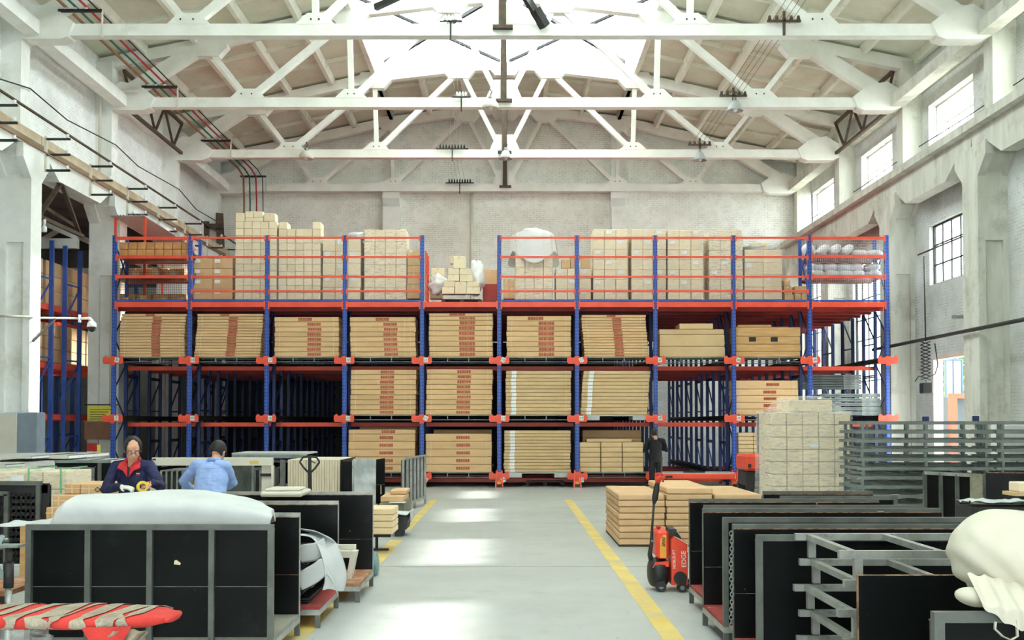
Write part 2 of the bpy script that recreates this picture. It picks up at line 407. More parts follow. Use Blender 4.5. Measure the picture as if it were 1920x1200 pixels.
def window(n, x, y0, y1, z0, z1, ny, nz, mat, bars=True, dx=.25):
    f = MB(); t = .05
    f.box(x+dx, y0, z0, x+dx+.06, y1, z0+t); f.box(x+dx, y0, z1-t, x+dx+.06, y1, z1); f.box(x+dx, y0, z0, x+dx+.06, y0+t, z1); f.box(x+dx, y1-t, z0, x+dx+.06, y1, z1)
    for i in range(1, ny): y = y0+(y1-y0)*i/ny; f.box(x+dx+.01, y-.018, z0, x+dx+.05, y+.018, z1)
    for i in range(1, nz): z = z0+(z1-z0)*i/nz; f.box(x+dx+.01, y0, z-.018, x+dx+.05, y1, z+.018)
    o = struct('window_%d' % n, f, mat)
    p = part('glass', MB().box(x+dx+.025, y0+.02, z0+.02, x+dx+.03, y1-.02, z1-.02), M_glass, o)
n = 1
for d in UW: window(n, 12.7, *d, 4, 3, M_cream); portal((12.6, (d[0]+d[1])/2, (d[2]+d[3])/2), (0, -math.pi/2, 0), d[3]-d[2], 3.1); n += 1
for d in LW: window(n, 12.35, *d, 5 if d[1]-d[0] > 2.8 else 4, 3 if d[2] > 4 else 7, M_dark, dx=.12); portal((12.3, (d[0]+d[1])/2, (d[2]+d[3])/2), (0, -math.pi/2, 0), d[3]-d[2], d[1]-d[0]); n += 1
# wall behind the camera with a wide gateway
mb = MB().box(-13.2, Y0-.4, 0, -3, Y0, 16).box(3, Y0-.4, 0, 13.2, Y0, 16).box(-3, Y0-.4, 5.0, 3, Y0, 16); struct('wall_front', mb, M_brick_y)
portal((0, Y0+.05, 2.5), (math.pi/2, 0, 0), 6, 5)
M_flange = pmat('beige stained flange', (214,198,172), (190,170,140), 1.5, .8)
# lower columns, upper columns, crane beams
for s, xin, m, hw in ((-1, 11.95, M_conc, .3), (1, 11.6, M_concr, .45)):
    for k, y in enumerate(TR):
        y = y+.15 if s < 0 else y
        mb = MB()
        o_ = [(y-hw, 0), (y+hw, 0), (y+hw, 8.0), (y+hw+.45, 8.45), (y+hw+.45, 8.8), (y-hw-.45, 8.8), (y-hw-.45, 8.45), (y-hw, 8.0)]
        if y > 44: o_ = [(y-hw, 0), (YB, 0), (YB, 8.8), (y-hw-.45, 8.8), (y-hw-.45, 8.45), (y-hw, 8.0)]
        # I-section column: outer flanges with a recessed web panel on the near face
        mb.prism(o_, s*xin, s*(xin+.18), 'x'); mb.prism(o_, s*(xin+.62), s*12.9, 'x')
        mb.prism([(a, b) if a > y else (a+.1, b) for a, b in o_], s*(xin+.18), s*(xin+.62), 'x')
        mb.box(s*(xin+.18), y-hw, 6.4, s*(xin+.62), y, 8.4); mb.box(s*(xin+.18), y-hw, 0, s*(xin+.62), y, .6)
        struct('trim_%d' % (10+k+(0 if s < 0 else 20)), mb, m)
        if s > 0: mb = MB().box(s*12.1, y-.25, 8.8, s*12.75, min(y+.25, YB), 13.0)
        else: mb = MB().box(s*12.2, y-.4, 8.8, s*12.75, min(y+.1, YB), 13.0)
        struct('trim_%d' % (50+k+(0 if s < 0 else 20)), mb, m)
    for k in range(len(TR)-1):
        a, b = TR[k]+.02, TR[k+1]-.02; L = b-a; zt = 9.1 if s < 0 else 9.4; zb = 8.32
        mb = MB().prism([(a, zt-.2), (a, 8.82), (a+.75, 8.82), (a+1.6, zb), (b-1.6, zb), (b-.75, 8.82), (b, 8.82), (b, zt-.2)], s*(xin+.05), s*(xin+.45), 'x')
        fl = MB().box(s*(xin-.18), a, zt-.22, s*(xin+.72), b, zt)
        fl.box(s*(xin+.15), a, zt, s*(xin+.28), b, zt+.14)
        struct('trim_%d' % (300+k+(0 if s < 0 else 20)), fl, M_flange if s < 0 else m)
        struct('trim_%d' % (80+k+(0 if s < 0 else 20)), mb, m)
# eaves beams between truss heels (bay 2-3 uses a steel lattice)
for s in (-1, 1):
    m = M_conc if s < 0 else M_concr
    for k in range(len(TR)-1):
        a, b = TR[k]+.2, TR[k+1]-.2
        if k == 6:
            t = thing('lattice_girder', 'rusty steel lattice girder between the second and third roof trusses, ' + ('left' if s < 0 else 'right') + ' wall', 'girder', (s*12.0, a, 11.7))
            t['kind'] = 'structure'
            del t['category']
            x = s*12.0; mb = MB(); mb.bar((x, a, 11.75), (x, b, 11.75), .1, .1); mb.bar((x, a, 12.85), (x, b, 12.85), .1, .1)
            wpart('chord', mb, M_rust, t); mb = MB(); N = 6
            for i in range(N):
                p = a+(b-a)*i/N; q = a+(b-a)*(i+1)/N
                mb.bar((x, p, 11.75 if i % 2 else 12.85), (x, q, 12.85 if i % 2 else 11.75), .07, .07)
            wpart('web_bar', mb, M_rust, t)
        else:
            struct('trim_%d' % (120+k+(0 if s < 0 else 20)), MB().box(s*11.75, a, 11.6, s*12.15, b, 11.95), m)
        struct('trim_%d' % (160+k+(0 if s < 0 else 20)), MB().box(s*12.45, TR[k], 12.0, s*12.7, TR[k+1], 12.25), m)
# roof slabs
TC = [(12.7, 12.9), (9.15, 13.62), (4.8, 14.6), (1.75, 14.97), (0, 15.08)]
def tz(x):
    x = abs(x)
    for (a, za), (b, zb) in zip(TC[:-1], TC[1:]):
        if b <= x <= a: return zb + (za-zb)*(x-b)/(a-b)
    return TC[0][1]
def slab(s, xa, xb, y0, y1, name):
    mb = MB(); k = 0
    pts = sorted([xa] + [p[0] for p in TC if xa < p[0] < xb] + [xb])
    lower = [(CX0+s*p, tz(p)+.28) for p in pts]; upper = [(CX0+s*p, tz(p)+.42) for p in pts[::-1]]
    mb.prism(lower+upper, y0, y1, 'y'); struct(name, mb, M_roof)
    rb = MB(); n_ = int(round((xb-xa)/1.48)); 
    for i in range(n_+1):
        x = xa + (xb-xa)*i/n_; z = tz(x)+.29
        for a, b in zip(TR[:-1], TR[1:]):
            if a < y0-.5 or b > y1+.7: continue
            X_ = CX0+s*x
            rb.prism([(X_-.13, z), (X_-.07, z-.26), (X_+.07, z-.26), (X_+.13, z)], a+.12, b-.12, 'y')
    for a, b in zip(TR[:-1], TR[1:]):
        if a < y0-.5 or b > y1+.7: continue
        for q in (.33, .67):
            y = a+(b-a)*q
            pl = [(CX0+s*p, tz(p)+.17) for p in pts]; pu = [(CX0+s*p, tz(p)+.3) for p in pts[::-1]]
            rb.prism(pl+pu, y-.05, y+.05, 'y')
    o = part('roof_rib', rb, M_roofr, bpy.data.objects[name])
slab(-1, 4.8, 12.7, Y0, YB, 'ceiling_left'); slab(1, 4.8, 12.7, Y0, YB, 'ceiling_right')
slab(-1, 0, 4.8, 39.1, YB, 'ceiling_ridge_left'); slab(1, 0, 4.8, 39.1, YB, 'ceiling_ridge_right')
# raised lantern over the ridge
LZ = 19.5
struct('ceiling_lantern', MB().box(CX0-5.3, Y0, LZ, CX0+5.3, 39.4, LZ+.2), M_conc)
for s in (-1, 1):
    xx = CX0+s*4.85
    struct('wall_lantern_' + ('left' if s < 0 else 'right'), MB().box(xx-.1, Y0, 14.75, xx+.1, 39.3, 15.35), M_conc)
    f = MB()
    for y in [Y0+.05+i*1.53 for i in range(32)]:
        if y < 39.3: f.box(xx-.05, y-.03, 15.35, xx+.05, y+.03, LZ)
    f.box(xx-.05, Y0, 16.5, xx+.05, 39.3, 16.56)
    w = struct('window_%d' % n, f, M_cream); n += 1
    part('glass', MB().box(xx-.004, Y0, 15.36, xx+.004, 39.3, LZ-.01), M_glass, w)
    portal((xx-s*.15, (Y0+39.2)/2, (15.35+LZ)/2), (0, -s*math.pi/2, 0), LZ-15.35, 39.2-Y0)
struct('wall_lantern_end', MB().box(CX0-4.9, 39.15, 14.9, CX0+4.9, 39.35, 15.75), M_brick_y)
f = MB()
for i in range(7): x = CX0-4.8+i*1.6; f.box(x-.05, 39.2, 15.75, x+.05, 39.3, LZ)
f.box(CX0-4.8, 39.2, 16.6, CX0+4.8, 39.3, 16.68)
w = struct('window_%d' % n, f, M_cream); n += 1
part('glass', MB().box(CX0-4.8, 39.25, 15.76, CX0+4.8, 39.256, LZ-.01), M_glass, w)
portal((CX0, 39.1, 16.7), (-math.pi/2, 0, 0), 9.6, 1.8)
for k, (y, side) in enumerate([(a, s) for a in TR[3:8] for s in (-1, 1)]):
    pass
# roof trusses
def truss(y, idx):
    t = thing('roof_truss', '', 'truss', (CX0, y, 11.6)); t['kind'] = 'structure'
    del t['category']; del t['label']
    zb = 11.76; h = .3; w = .3
    mb = MB().box(CX0-11.2, y-w/2, zb-h/2, CX0+11.2, y+w/2, zb+h/2); wpart('bottom_chord', mb, M_truss, t)
    mb = MB(); tp = [(9.15, tz(9.15)), (4.8, tz(4.8)), (1.7, tz(1.7)), (0, tz(0))]
    for s in (-1, 1):
        full = [(12.6, tz(12.6))]+tp
        for (a, za), (b, zb_) in zip(full[:-1], full[1:]): mb.bar((CX0+s*a, y, za), (CX0+s*b, y, zb_), w, .36)
        for (a, za) in (tp if s > 0 else tp[:-1]): mb.prism([(CX0+s*a-.62, za-.12), (CX0+s*a-.35, za-.42), (CX0+s*a+.35, za-.42), (CX0+s*a+.62, za-.12), (CX0+s*a+.5, za+.18), (CX0+s*a-.5, za+.18)], y-w/2-.01, y+w/2+.01)
    wpart('top_chord', mb, M_truss, t)
    for s in (-1, 1):
        wpart('heel', MB().prism([(CX0+s*12.3, zb-.16), (CX0+s*12.3, zb+.3), (CX0+s*11.8, zb+.62), (CX0+s*11.2, zb+.5), (CX0+s*10.75, zb+.15), (CX0+s*10.9, zb-.2), (CX0+s*11.1, zb-.27), (CX0+s*12.0, zb-.27)], y-.24, y+.24), M_truss, t)
        wpart('heel_strut', MB().bar((CX0+s*11.75, y, zb+.25), (CX0+s*9.3, y, tz(9.15)-.05), w-.01, .42), M_truss, t)
        for bx, tx, ww in ((7.9, 9.15, .16), (7.9, 4.8, .2), (4.72, 4.8, .16), (4.72, 1.7, .18), (.12, 1.6, .16)):
            wpart('diagonal_web', MB().bar((CX0+s*bx, y, zb+.12), (CX0+s*tx, y, tz(tx)-.15), ww, ww), M_truss, t)
        wpart('gusset', MB().prism([(CX0+s*7.9-.55, zb+.14), (CX0+s*7.9-.25, zb+.42), (CX0+s*7.9+.25, zb+.42), (CX0+s*7.9+.55, zb+.14)], y-.16, y+.16).prism([(CX0+s*4.72-.5, zb+.14), (CX0+s*4.72-.2, zb+.42), (CX0+s*4.72+.2, zb+.42), (CX0+s*4.72+.5, zb+.14)], y-.16, y+.16), M_truss, t)
    wpart('gusset', MB().prism([(CX0-.55, zb+.14), (CX0-.3, zb+.7), (CX0+.3, zb+.7), (CX0+.55, zb+.14)], y-.16, y+.16), M_truss, t)
    wpart('bolt', MB().box(CX0-7.98-.14, y-.17, zb+.24, CX0-7.98-.1, y-.15, zb+.28).box(CX0-7.9+.1, y-.17, zb+.24, CX0-7.9+.14, y-.15, zb+.28).box(CX0+7.76, y-.17, zb+.24, CX0+7.8, y-.15, zb+.28).box(CX0+8.0, y-.17, zb+.24, CX0+8.04, y-.15, zb+.28)
          .box(CX0-4.84, y-.17, zb+.24, CX0-4.8, y-.15, zb+.28).box(CX0-4.64, y-.17, zb+.24, CX0-4.6, y-.15, zb+.28).box(CX0+4.6, y-.17, zb+.24, CX0+4.64, y-.15, zb+.28).box(CX0+4.8, y-.17, zb+.24, CX0+4.84, y-.15, zb+.28), M_dark, t)
    if y > 26: wpart('centre_hanger', MB().box(CX0-.1, y-.3, zb+.05, CX0+.08, y-.19, tz(0)).box(CX0-.25, y-.32, zb-.02, CX0+.25, y-.17, zb+.06), M_rust, t)
    return t
tnames = {4: 0}
for i, y in enumerate(TR): truss(y, i)
# wind bracing across the lantern opening
k = 0
for i in range(4, 7):
    a, b = TR[i]+.15, TR[i+1]-.15
    for s in (-1, 1):
        mb = MB().bar((CX0+s*4.4, b, 15.15), (CX0+s*.2, a, 15.2), .1, .12).bar((CX0+s*.2, b, 15.2), (CX0+s*4.6, a, 15.15), .08, .08).box(CX0+s*2.4-.1, (a+b)/2-.1, 15.1, CX0+s*2.4+.1, (a+b)/2+.1, 15.24)
        o = struct('trim_%d' % (200+k), mb, M_dark); k += 1
# ================================================================ pallet racking
RD = 31.0
PX = [213, 355, 500, 646, 791, 936, 1082, 1229, 1376, 1519, 1664]
RX = [X(p, RD, 600) for p in PX]
ZTOP = Z(443, RD); ZR = [Z(446, RD), Z(482, RD), Z(519, RD), Z(546, RD)]
ZDECK = Z(571, RD); LV = [Z(675, RD), Z(784, RD), Z(892, RD)]
rack = thing('pallet_racking', 'long blue and orange steel pallet racking across the hall', 'rack', (0, RD, 0))
NF = 6; FP = 2.05
fy = [k*FP for k in range(NF)]
def inner(parent_x): pass
# front uprights
pm = MB().box(-.05, 0, 0, .05, .012, ZTOP+.03).box(-.06, .012, 0, -.045, .1, ZTOP+.03).box(.045, .012, 0, .06, .1, ZTOP+.03)
first = None
for i, x in enumerate(RX):
    if first is None: first = o = part('front_upright', pm, M_post, rack)
    else: o = first.copy(); COL.objects.link(o); o.parent = rack
    o.location = (x, 0, 0)
    g = MB().box(-.07, -.03, 0, .07, -.005, .42).bar((-.07, -.03, 0), (-.03, -.02, .42), .03, .03)
    if i in (4, 5, 6, 7, 8, 9):
        g = MB().bar((-.1, -.06, 0), (-.075, -.02, .5), .04, .05).bar((.1, -.06, 0), (.075, -.02, .5), .04, .05).box(-.12, -.1, 0, .12, .12, .012)
        q = part('upright_guard', g, M_or, rack); q.location = (x, 0, 0)
        for za, zc in ((.02, .1), (.18, .26), (.34, .44)): part('guard_stripe', MB().box(-.062, -.03, za, .062, -.006, zc), M_black, q)
        for za, zc in ((.1, .18), (.26, .34)): part('orange_stripe', MB().box(-.062, -.03, za, .062, -.006, zc), pmat('orange reflective band', (250,170,40), (240,150,30), 5, .5) if 'orange reflective band' not in MATS else MATS['orange reflective band'], q)
# inner upright frames: blue posts with lacing
fr = MB()
for yy in (0, 1.05):
    fr.box(-.045, yy-.04, 0, .045, yy+.04, ZDECK-.1)
for k in range(5):
    z = .3+k*1.0
    fr.bar((0, .0, z), (0, 1.05, z+(.95 if k % 2 == 0 else 0)), .03, .045); fr.bar((0, 0, z+.95), (0, 1.05, z+.95 if k % 2 else z), .03, .045) if False else None
    fr.bar((0, 0, z+.95), (0, 1.05, z+.95), .03, .04)
fo = None
for x in RX:
    for k in range(6):
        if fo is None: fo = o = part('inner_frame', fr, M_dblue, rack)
        else: o = fo.copy(); COL.objects.link(o); o.parent = rack
        o.location = (x, 1.05+k*2.1, 0)
ld = MB()
for k in range(6): ld.bar((0, .03 if k % 2 else 1.0, .4+k*.8), (0, 1.0 if k % 2 else .03, 1.2+k*.8), .03, .04)
for i, x in enumerate(RX):
    o = part('front_lacing', ld, M_dblue, rack) if i == 0 else None
    if i == 0: l0 = o
    else: o = l0.copy(); COL.objects.link(o); o.parent = rack
    o.location = (x, 0, 0)
# rail brackets with number tags
def bracket():
    mb = MB()
    for s in (-1, 1):
        o_ = [(s*.05, -.11), (s*.27, -.11), (s*.3, -.04), (s*.29, .07), (s*.22, .13), (s*.17, .07), (s*.1, .07), (s*.05, .12)]
        mb.prism(o_, -.03, -.005).prism([(s*.05, -.11), (s*.27, -.11), (s*.27, -.085), (s*.05, -.085)], -.005, .12)
    return mb.box(-.062, -.035, -.16, .062, -.01, .11)
bk = bracket(); b0 = None; digits = {}
NUM = [['8','18','17','10','11','10','17','27','26','28',''], ['7','15','16','13','11','12','19','20','25','29',''], ['6','14','15','12','12','14','13','21','24','30','']]
def textmesh(s, size, thick=.002):
    cu = bpy.data.curves.new('t', 'FONT'); cu.body = s; cu.size = size; cu.extrude = thick; cu.align_x = 'CENTER'; cu.align_y = 'CENTER'
    o = bpy.data.objects.new('t', cu); return evalmesh(o)
for l, z in enumerate(LV):
    for i, x in enumerate(RX):
        if b0 is None: b0 = o = part('rail_bracket', bk, M_or, rack)
        else: o = b0.copy(); COL.objects.link(o); o.parent = rack
        o.location = (x, 0, z); random.seed(i*7+l)
        if i == 10: continue
        tl = random.choice([0, 0, .05, -.1, .5, -.45, .2]); zz = -.12 if l == 2 else 0
        tg = part('number_tag', MB().box(-.062, -.006, -.07, .062, 0, .07), M_tag, rack); tg.parent = o; tg.location = (.12, -.036, .0+zz); tg.rotation_euler = (0, tl, 0)
        s = NUM[l][i]
        if s not in digits: digits[s] = textmesh(s, .1); digits[s].materials.append(M_ink)
        d = bpy.data.objects.new('number', digits[s]); COL.objects.link(d); d.parent = o; d.location = (.12, -.044, zz); d.rotation_euler = (math.pi/2, tl, 0)
# front deck beams, blue kick edge, guard rails
def seg(i, z, h, d, y, name, m, inset=.05):
    mb = MB().box(RX[i]+inset, y-d/2, z-h/2, RX[i+1]-inset, y+d/2, z+h/2)
    mb.box(RX[i]+inset-.01, y-d/2-.01, z-h/2-.06, RX[i]+inset+.035, y+d/2, z+h/2+.03).box(RX[i+1]-inset-.035, y-d/2-.01, z-h/2-.06, RX[i+1]-inset+.01, y+d/2, z+h/2+.03)
    return part(name, mb, m, rack)
for i in range(10):
    seg(i, ZDECK, .15, .06, .0, 'deck_beam', M_or)
    if i != 4: part('kick_rail', MB().box(RX[i]+.06, -.02, ZDECK+.085, RX[i+1]-.06, .05, ZDECK+.135), M_blue, rack)
    if i in (0, 9):
        for px in ((447, 482, 519, 0) if i == 0 else (447, 481, 519, 0)):
            if px: seg(i, Z(px, RD), .09, .05, 0, 'guard_rail', M_or)
    elif i != 4:
        for z in ZR: seg(i, z, .055, .045, 0, 'guard_rail', M_or)
# deck boards, cross beams
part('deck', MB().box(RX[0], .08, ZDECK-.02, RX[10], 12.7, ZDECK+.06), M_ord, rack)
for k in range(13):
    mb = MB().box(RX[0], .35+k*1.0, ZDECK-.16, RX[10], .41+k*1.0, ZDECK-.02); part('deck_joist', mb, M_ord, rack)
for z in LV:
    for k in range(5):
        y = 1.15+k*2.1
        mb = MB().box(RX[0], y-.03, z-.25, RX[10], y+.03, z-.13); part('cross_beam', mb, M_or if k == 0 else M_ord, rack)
    for i in range(10):
        for s, x in ((1, RX[i]), (-1, RX[i+1])):
            part('pallet_rail', MB().box(x+s*.1, .0, z-.08, x+s*.12, 11.5, z+.07).box(x+s*.12, .0, z-.08, x+s*.26, 11.5, z-.06), M_gpal if False else M_dark, rack)
part('added_dark_backing', MB().box(RX[0], 12.3, .2, RX[7], 12.34, ZDECK-.2), M_black, rack)  # added black sheet, hides the bright back wall so the bays look dark
# mesh screens on the end bays
def meshpanel(i, z0, z1, yy=-.02):
    mb = MB(); x0, x1 = RX[i]+.06, RX[i+1]-.06; n1 = 34; n2 = int((z1-z0)/.07)
    for k in range(n1+1): x = x0+(x1-x0)*k/n1; mb.box(x-.003, yy-.003, z0, x+.003, yy+.003, z1)
    for k in range(n2+1): z = z0+(z1-z0)*k/n2; mb.box(x0, yy-.003, z-.003, x1, yy+.003, z+.003)
    return part('mesh_panel', mb, M_grey if i else M_dark, rack)
meshpanel(0, Z(562, RD), Z(484, RD)); meshpanel(9, Z(562, RD), Z(450, RD))
# end walkway gate
gx = X(797, RD, 500); mb = MB()
for y in (0, .5, 1.0): mb.box(gx, y, ZDECK+.1, gx+.04, y+.04, Z(470, RD))
for k in range(7): z = ZDECK+.15+k*.21; mb.box(gx, 0, z, gx+.03, 1.04, z+.03)
part('side_gate', mb, M_or, rack)
for i, x in enumerate((RX[0], RX[1], RX[9], RX[10])):
    if i in (0, 1, 2, 3):
        mb = MB().box(x-.045, 1.0, ZDECK, x+.045, 1.08, Z(450, 32)); mb.bar((x, .05, ZDECK+.2), (x, 1.0, ZDECK+1.6), .03, .04); mb.bar((x, .05, Z(455, RD)), (x, 1.0, ZDECK+1.0), .03, .04)
        part('upper_post', mb, M_blue, rack)
# upper shelves inside end bays
for i in (0, 9):
    for z in (Z(481, RD), Z(519, RD)):
        part('shelf', MB().box(RX[i]+.05, .04, z-.02, RX[i+1]-.05, 1.15, z+.03), M_ord, rack)
        part('shelf_beam', MB().box(RX[i]+.05, 1.15, z-.05, RX[i+1]-.05, 1.2, z+.04), M_or, rack)
mb = MB()
for y in (1.1, 4, 7): mb.box(RX[0]+.1, y, ZDECK, RX[0]+.18, y+.08, 8.0)
# corrugated canopy at the left end
cz = Z(404, 32.0); cx0, cx1 = X(207, 32, 404), X(272, 32, 404)
mb = MB(); nn = 24
vs_ = []; 
for j, (y, z) in enumerate(((32.0, cz), (37.5, cz-.15))):
    for i in range(nn+1): vs_.append((cx0+(cx1-cx0)*i/nn, y, z+(.025 if i % 2 else -.025)))
for i in range(nn): mb.add([vs_[i], vs_[i+1], vs_[nn+2+i], vs_[nn+1+i]], [(0, 1, 2, 3)])
can = thing('canopy', 'grey corrugated sheet canopy on orange posts at the left end of the racking', 'canopy', (cx0, 32, ZDECK+.06))
o = wpart('corrugated_sheet', mb, M_grey, can); sm = o.modifiers.new('s', 'SOLIDIFY'); sm.thickness = .01
for x, y in ((cx0+.12, 32.1), (cx1-.03, 32.1), (cx0+.12, 36.5), (cx1-.03, 36.5)): wpart('post', MB().box(x-.03, y-.03, ZDECK+.06, x+.03, y+.03, cz-.06), M_or, can)
# ================================================================ cargo in the racking
BAY = ['leftmost', 'second-from-left', 'third-from-left', 'fourth-from-left', 'fifth-from-left', 'fifth-from-right', 'fourth-from-right', 'third-from-right', 'second-from-right', 'rightmost']
BAY = ['leftmost bay', 'second bay from left', 'third bay from left', 'fourth bay from left', 'fifth bay from left', 'sixth bay from left', 'seventh bay from left', 'eighth bay from left', 'ninth bay from left', 'tenth bay from left']
TIER = ['upper tier', 'middle tier', 'bottom tier']
LPX = [[(659, 664)], [(768, 773)], [(877, 883)]]
def steel_pallet(i, l, L=1.0, flat=False):
    zb = LV[l]-.058; ztop = zb+.155; x0, x1 = RX[i]+.14, RX[i+1]-.14; cx = (x0+x1)/2; w = (x1-x0)/2-.02
    t = thing('steel_pallet', 'grey steel pallet under the load in %s, %s' % (TIER[l], BAY[i]), 'pallet', (cx, RD+.1, zb), 0, 'steel pallets in the racking')
    if flat:
        for s in (-1, 1): part('runner', MB().box(s*w-.12+(-s*.28), 0, .0, s*w+.12-s*.28+s*.16 if False else s*(w-.45)+s*.45, L, .12) if False else MB().box(min(s*w, s*(w-.5)), 0, 0, max(s*w, s*(w-.5)), L, .12), M_grey, t)
        part('top_plate', MB().box(-w, 0, .12, w, L, .15), M_grey, t)
    else:
        part('top_frame', MB().box(-w, 0, .125, w, .03, .155).box(-w, L-.03, .125, w, L, .155).box(-w, 0, .13, -w+.03, L, .155).box(w-.03, 0, .13, w, L, .155).box(-w, .2, .14, w, L-.1, .15), M_gpal, t)
        part('base_frame', MB().box(-w-.02, 0, 0, w+.02, .03, .02).box(-w, L-.03, 0, w, L, .02).box(-w, 0, 0, -w+.03, L, .02).box(w-.03, 0, 0, w, L, .02), M_gpal, t)
        for q in (-1, -.4, .25, 1): part('stub', MB().box(q*(w-.02)-.012, 0, .02, q*(w-.02)+.012, .03, .125), M_gpal, t)
    return ztop
def glyphs(w, h, n=6):       # a row of small square printed characters
    mb = MB(); p = w/n; rs = random.Random(3)
    for k in range(n):
        x = -w/2+k*p; e = p*.8
        for a in range(3): 
            z = -h/2+h*(a+.15)/2.3*.9
            mb.box(x, -.004, z, x+e, 0, z+h*.18)
        for a in range(3):
            if rs.random() < .95: mb.box(x+e*(a*.42), -.004, -h/2, x+e*(a*.42+.2), 0, h/2)
    return mb
carton_cache = {}
def carton(x0, x1, y0, zb, h, L, label, group, mat, pr=None, strap=0, tag_=None, tilt=0, name='flat_carton', pt=.5):
    w = x1-x0; key = (round(w, 2), round(h, 3), round(L, 2), mat.name, pr, strap, tag_, pt)
    if key in carton_cache:
        return dup(carton_cache[key], ((x0+x1)/2, y0, zb), tilt, label, group)
    t = thing(name, label, 'box', ((x0+x1)/2, y0, zb), tilt, group)
    part('carton_body', MB().bbox(-w/2, 0, 0, w/2, L, h-.008, min(.014, h*.16)), mat, t)
    mb = MB().box(-w/2+.02, -.0015, h*.44, w/2-.02, .0, h*.5)
    if pr:
        g = part('red_print', glyphs(pr[0], pr[1]), M_red, t); g.location = (pr[2]*w, 0, h*pt)
    if strap:
        for s in ([-1, 1] if strap == 1 else [-1, .8, 1]): part('strap', MB().box(s*w*.42-.006, -.005, .0, s*w*.42+.006, 0, h-.004), M_strap, t)
    if tag_: part('paper_label', MB().box((-.41)*w, -.005, h*.08, (-.34)*w, 0, h*.92), M_white, t)
    carton_cache[key] = t; return t
def stack(i, l, pxs, n, mat, ytop, ybot, pr=None, lean=0, strap=1, tag_=None, flat=False, big=None, bulge=0):
    zt = steel_pallet(i, l, flat=flat)
    D = RD+.1; z1 = Z(ytop, D); H = z1-zt; hs = [1.0]*n
    if big: hs = big
    tot = sum(hs); zc = zt; xa, xb = X(pxs[0], D), X(pxs[1], D)
    for k in range(len(hs)-1, -1, -1):
        h = H*hs[k]/tot; f = k/(len(hs)-1 or 1)
        random.seed(i*100+l*30+k); dx = lean*(f-.5)*1.0 + random.uniform(-.012, .012) + bulge*(f-.5)**2
        p_ = pr
        if pr and k == 0 and len(pr) > 3: p_ = (pr[0], pr[1], pr[3])
        if pr: p_ = (p_[0], min(p_[1]*1.15, h*.62), p_[2])
        carton(xa+dx, xb+dx, D+.0, zc, h, 1.95 if False else 1.0, '%s flat brown carton of the stack in %s, %s' % (ordn(k, len(hs)), TIER[l], BAY[i]), 'flat cartons in the racking', mat, p_, strap, tag_)
        zc += h
stack(0, 0, (222, 345), 15, M_kraft, 588, 658, (.26, .05, .06, -.06), lean=-.04, bulge=.15)
stack(1, 0, (366, 490), 15, M_kraft, 588, 658, (.26, .05, .05, -.08), lean=-.09)
stack(2, 0, (514, 635), 8, M_kraft, 594, 658, (.40, .07, .12, -.02), strap=1)
stack(3, 0, (656, 779), 8, M_kraft, 594, 658, (.40, .07, .12, -.0), strap=2, lean=.03)
stack(4, 0, (804, 924), 9, M_kraft, 587, 658, (.46, .09, .1, -.05), big=[.6, .75, 1, 1, 1, 1, 1, 1, 1])
stack(5, 0, (950, 1071), 8, M_kraft, 592, 658, (.46, .09, .12, -.05))
stack(6, 0, (1093, 1214), 15, M_kraft, 590, 658, (.26, .05, .05, -.04), lean=.09)
stack(7, 0, (1237, 1359), 3, M_kraftl, 617, 658, None, strap=0, big=[1, 2.2, 2.0])
stack(8, 0, (1380, 1502), 4, M_ply, 613, 658, None, strap=0, big=[1.3, 1.1, 1.0, .8])
stack(3, 1, (657, 780), 9, M_kraft, 693, 766, (.40, .07, .06, .06), strap=2)
stack(4, 1, (799, 923), 9, M_kraft, 692, 766, (.40, .07, .07, .07), strap=1, lean=-.03)
stack(5, 1, (948, 1071), 12, M_kraftl, 695, 766, None, tag_=1)
stack(6, 1, (1091, 1217), 12, M_kraftl, 695, 766, None, tag_=1, lean=-.08, flat=True)
stack(8, 1, (1380, 1497), 5, M_kraft, 713, 766, (.38, .07, .05, .1), big=[1.3, 1, 1.05, 1, .9])
stack(3, 2, (653, 778), 6, M_kraft, 805, 876, (.40, .07, .07, .1), big=[.7, 1.1, 1.15, 1.15, 1.15, 1.15])
stack(4, 2, (798, 922), 5, M_kraft, 813, 876, (.40, .07, .07, .07))
stack(5, 2, (945, 1070), 13, M_kraftl, 807, 876, None, tag_=1, flat=True)
# single cartons on top / behind
D = RD+.1
carton(X(1275, D), X(1338, D), D, Z(617, D), .17, .9, 'small loose carton on top of the plain stack, upper tier, eighth bay', 'loose cartons', M_kraftl, name='carton')
carton(X(1384, D), X(1447, D), D, Z(613, D), .07, .9, 'thin plank carton on top of the wooden crates, upper tier, ninth bay', 'loose cartons', M_ply, name='carton')
for s in (1411, 1452):
    x = X(s, D); single('crate_slot', MB().box(x-.09, D-.012, Z(638, D)-.04, x+.11, D-.002, Z(632, D)+.0), M_black, 'dark hand slot in the wooden crates, %s one' % ('left' if s < 1430 else 'right'), 'slot')
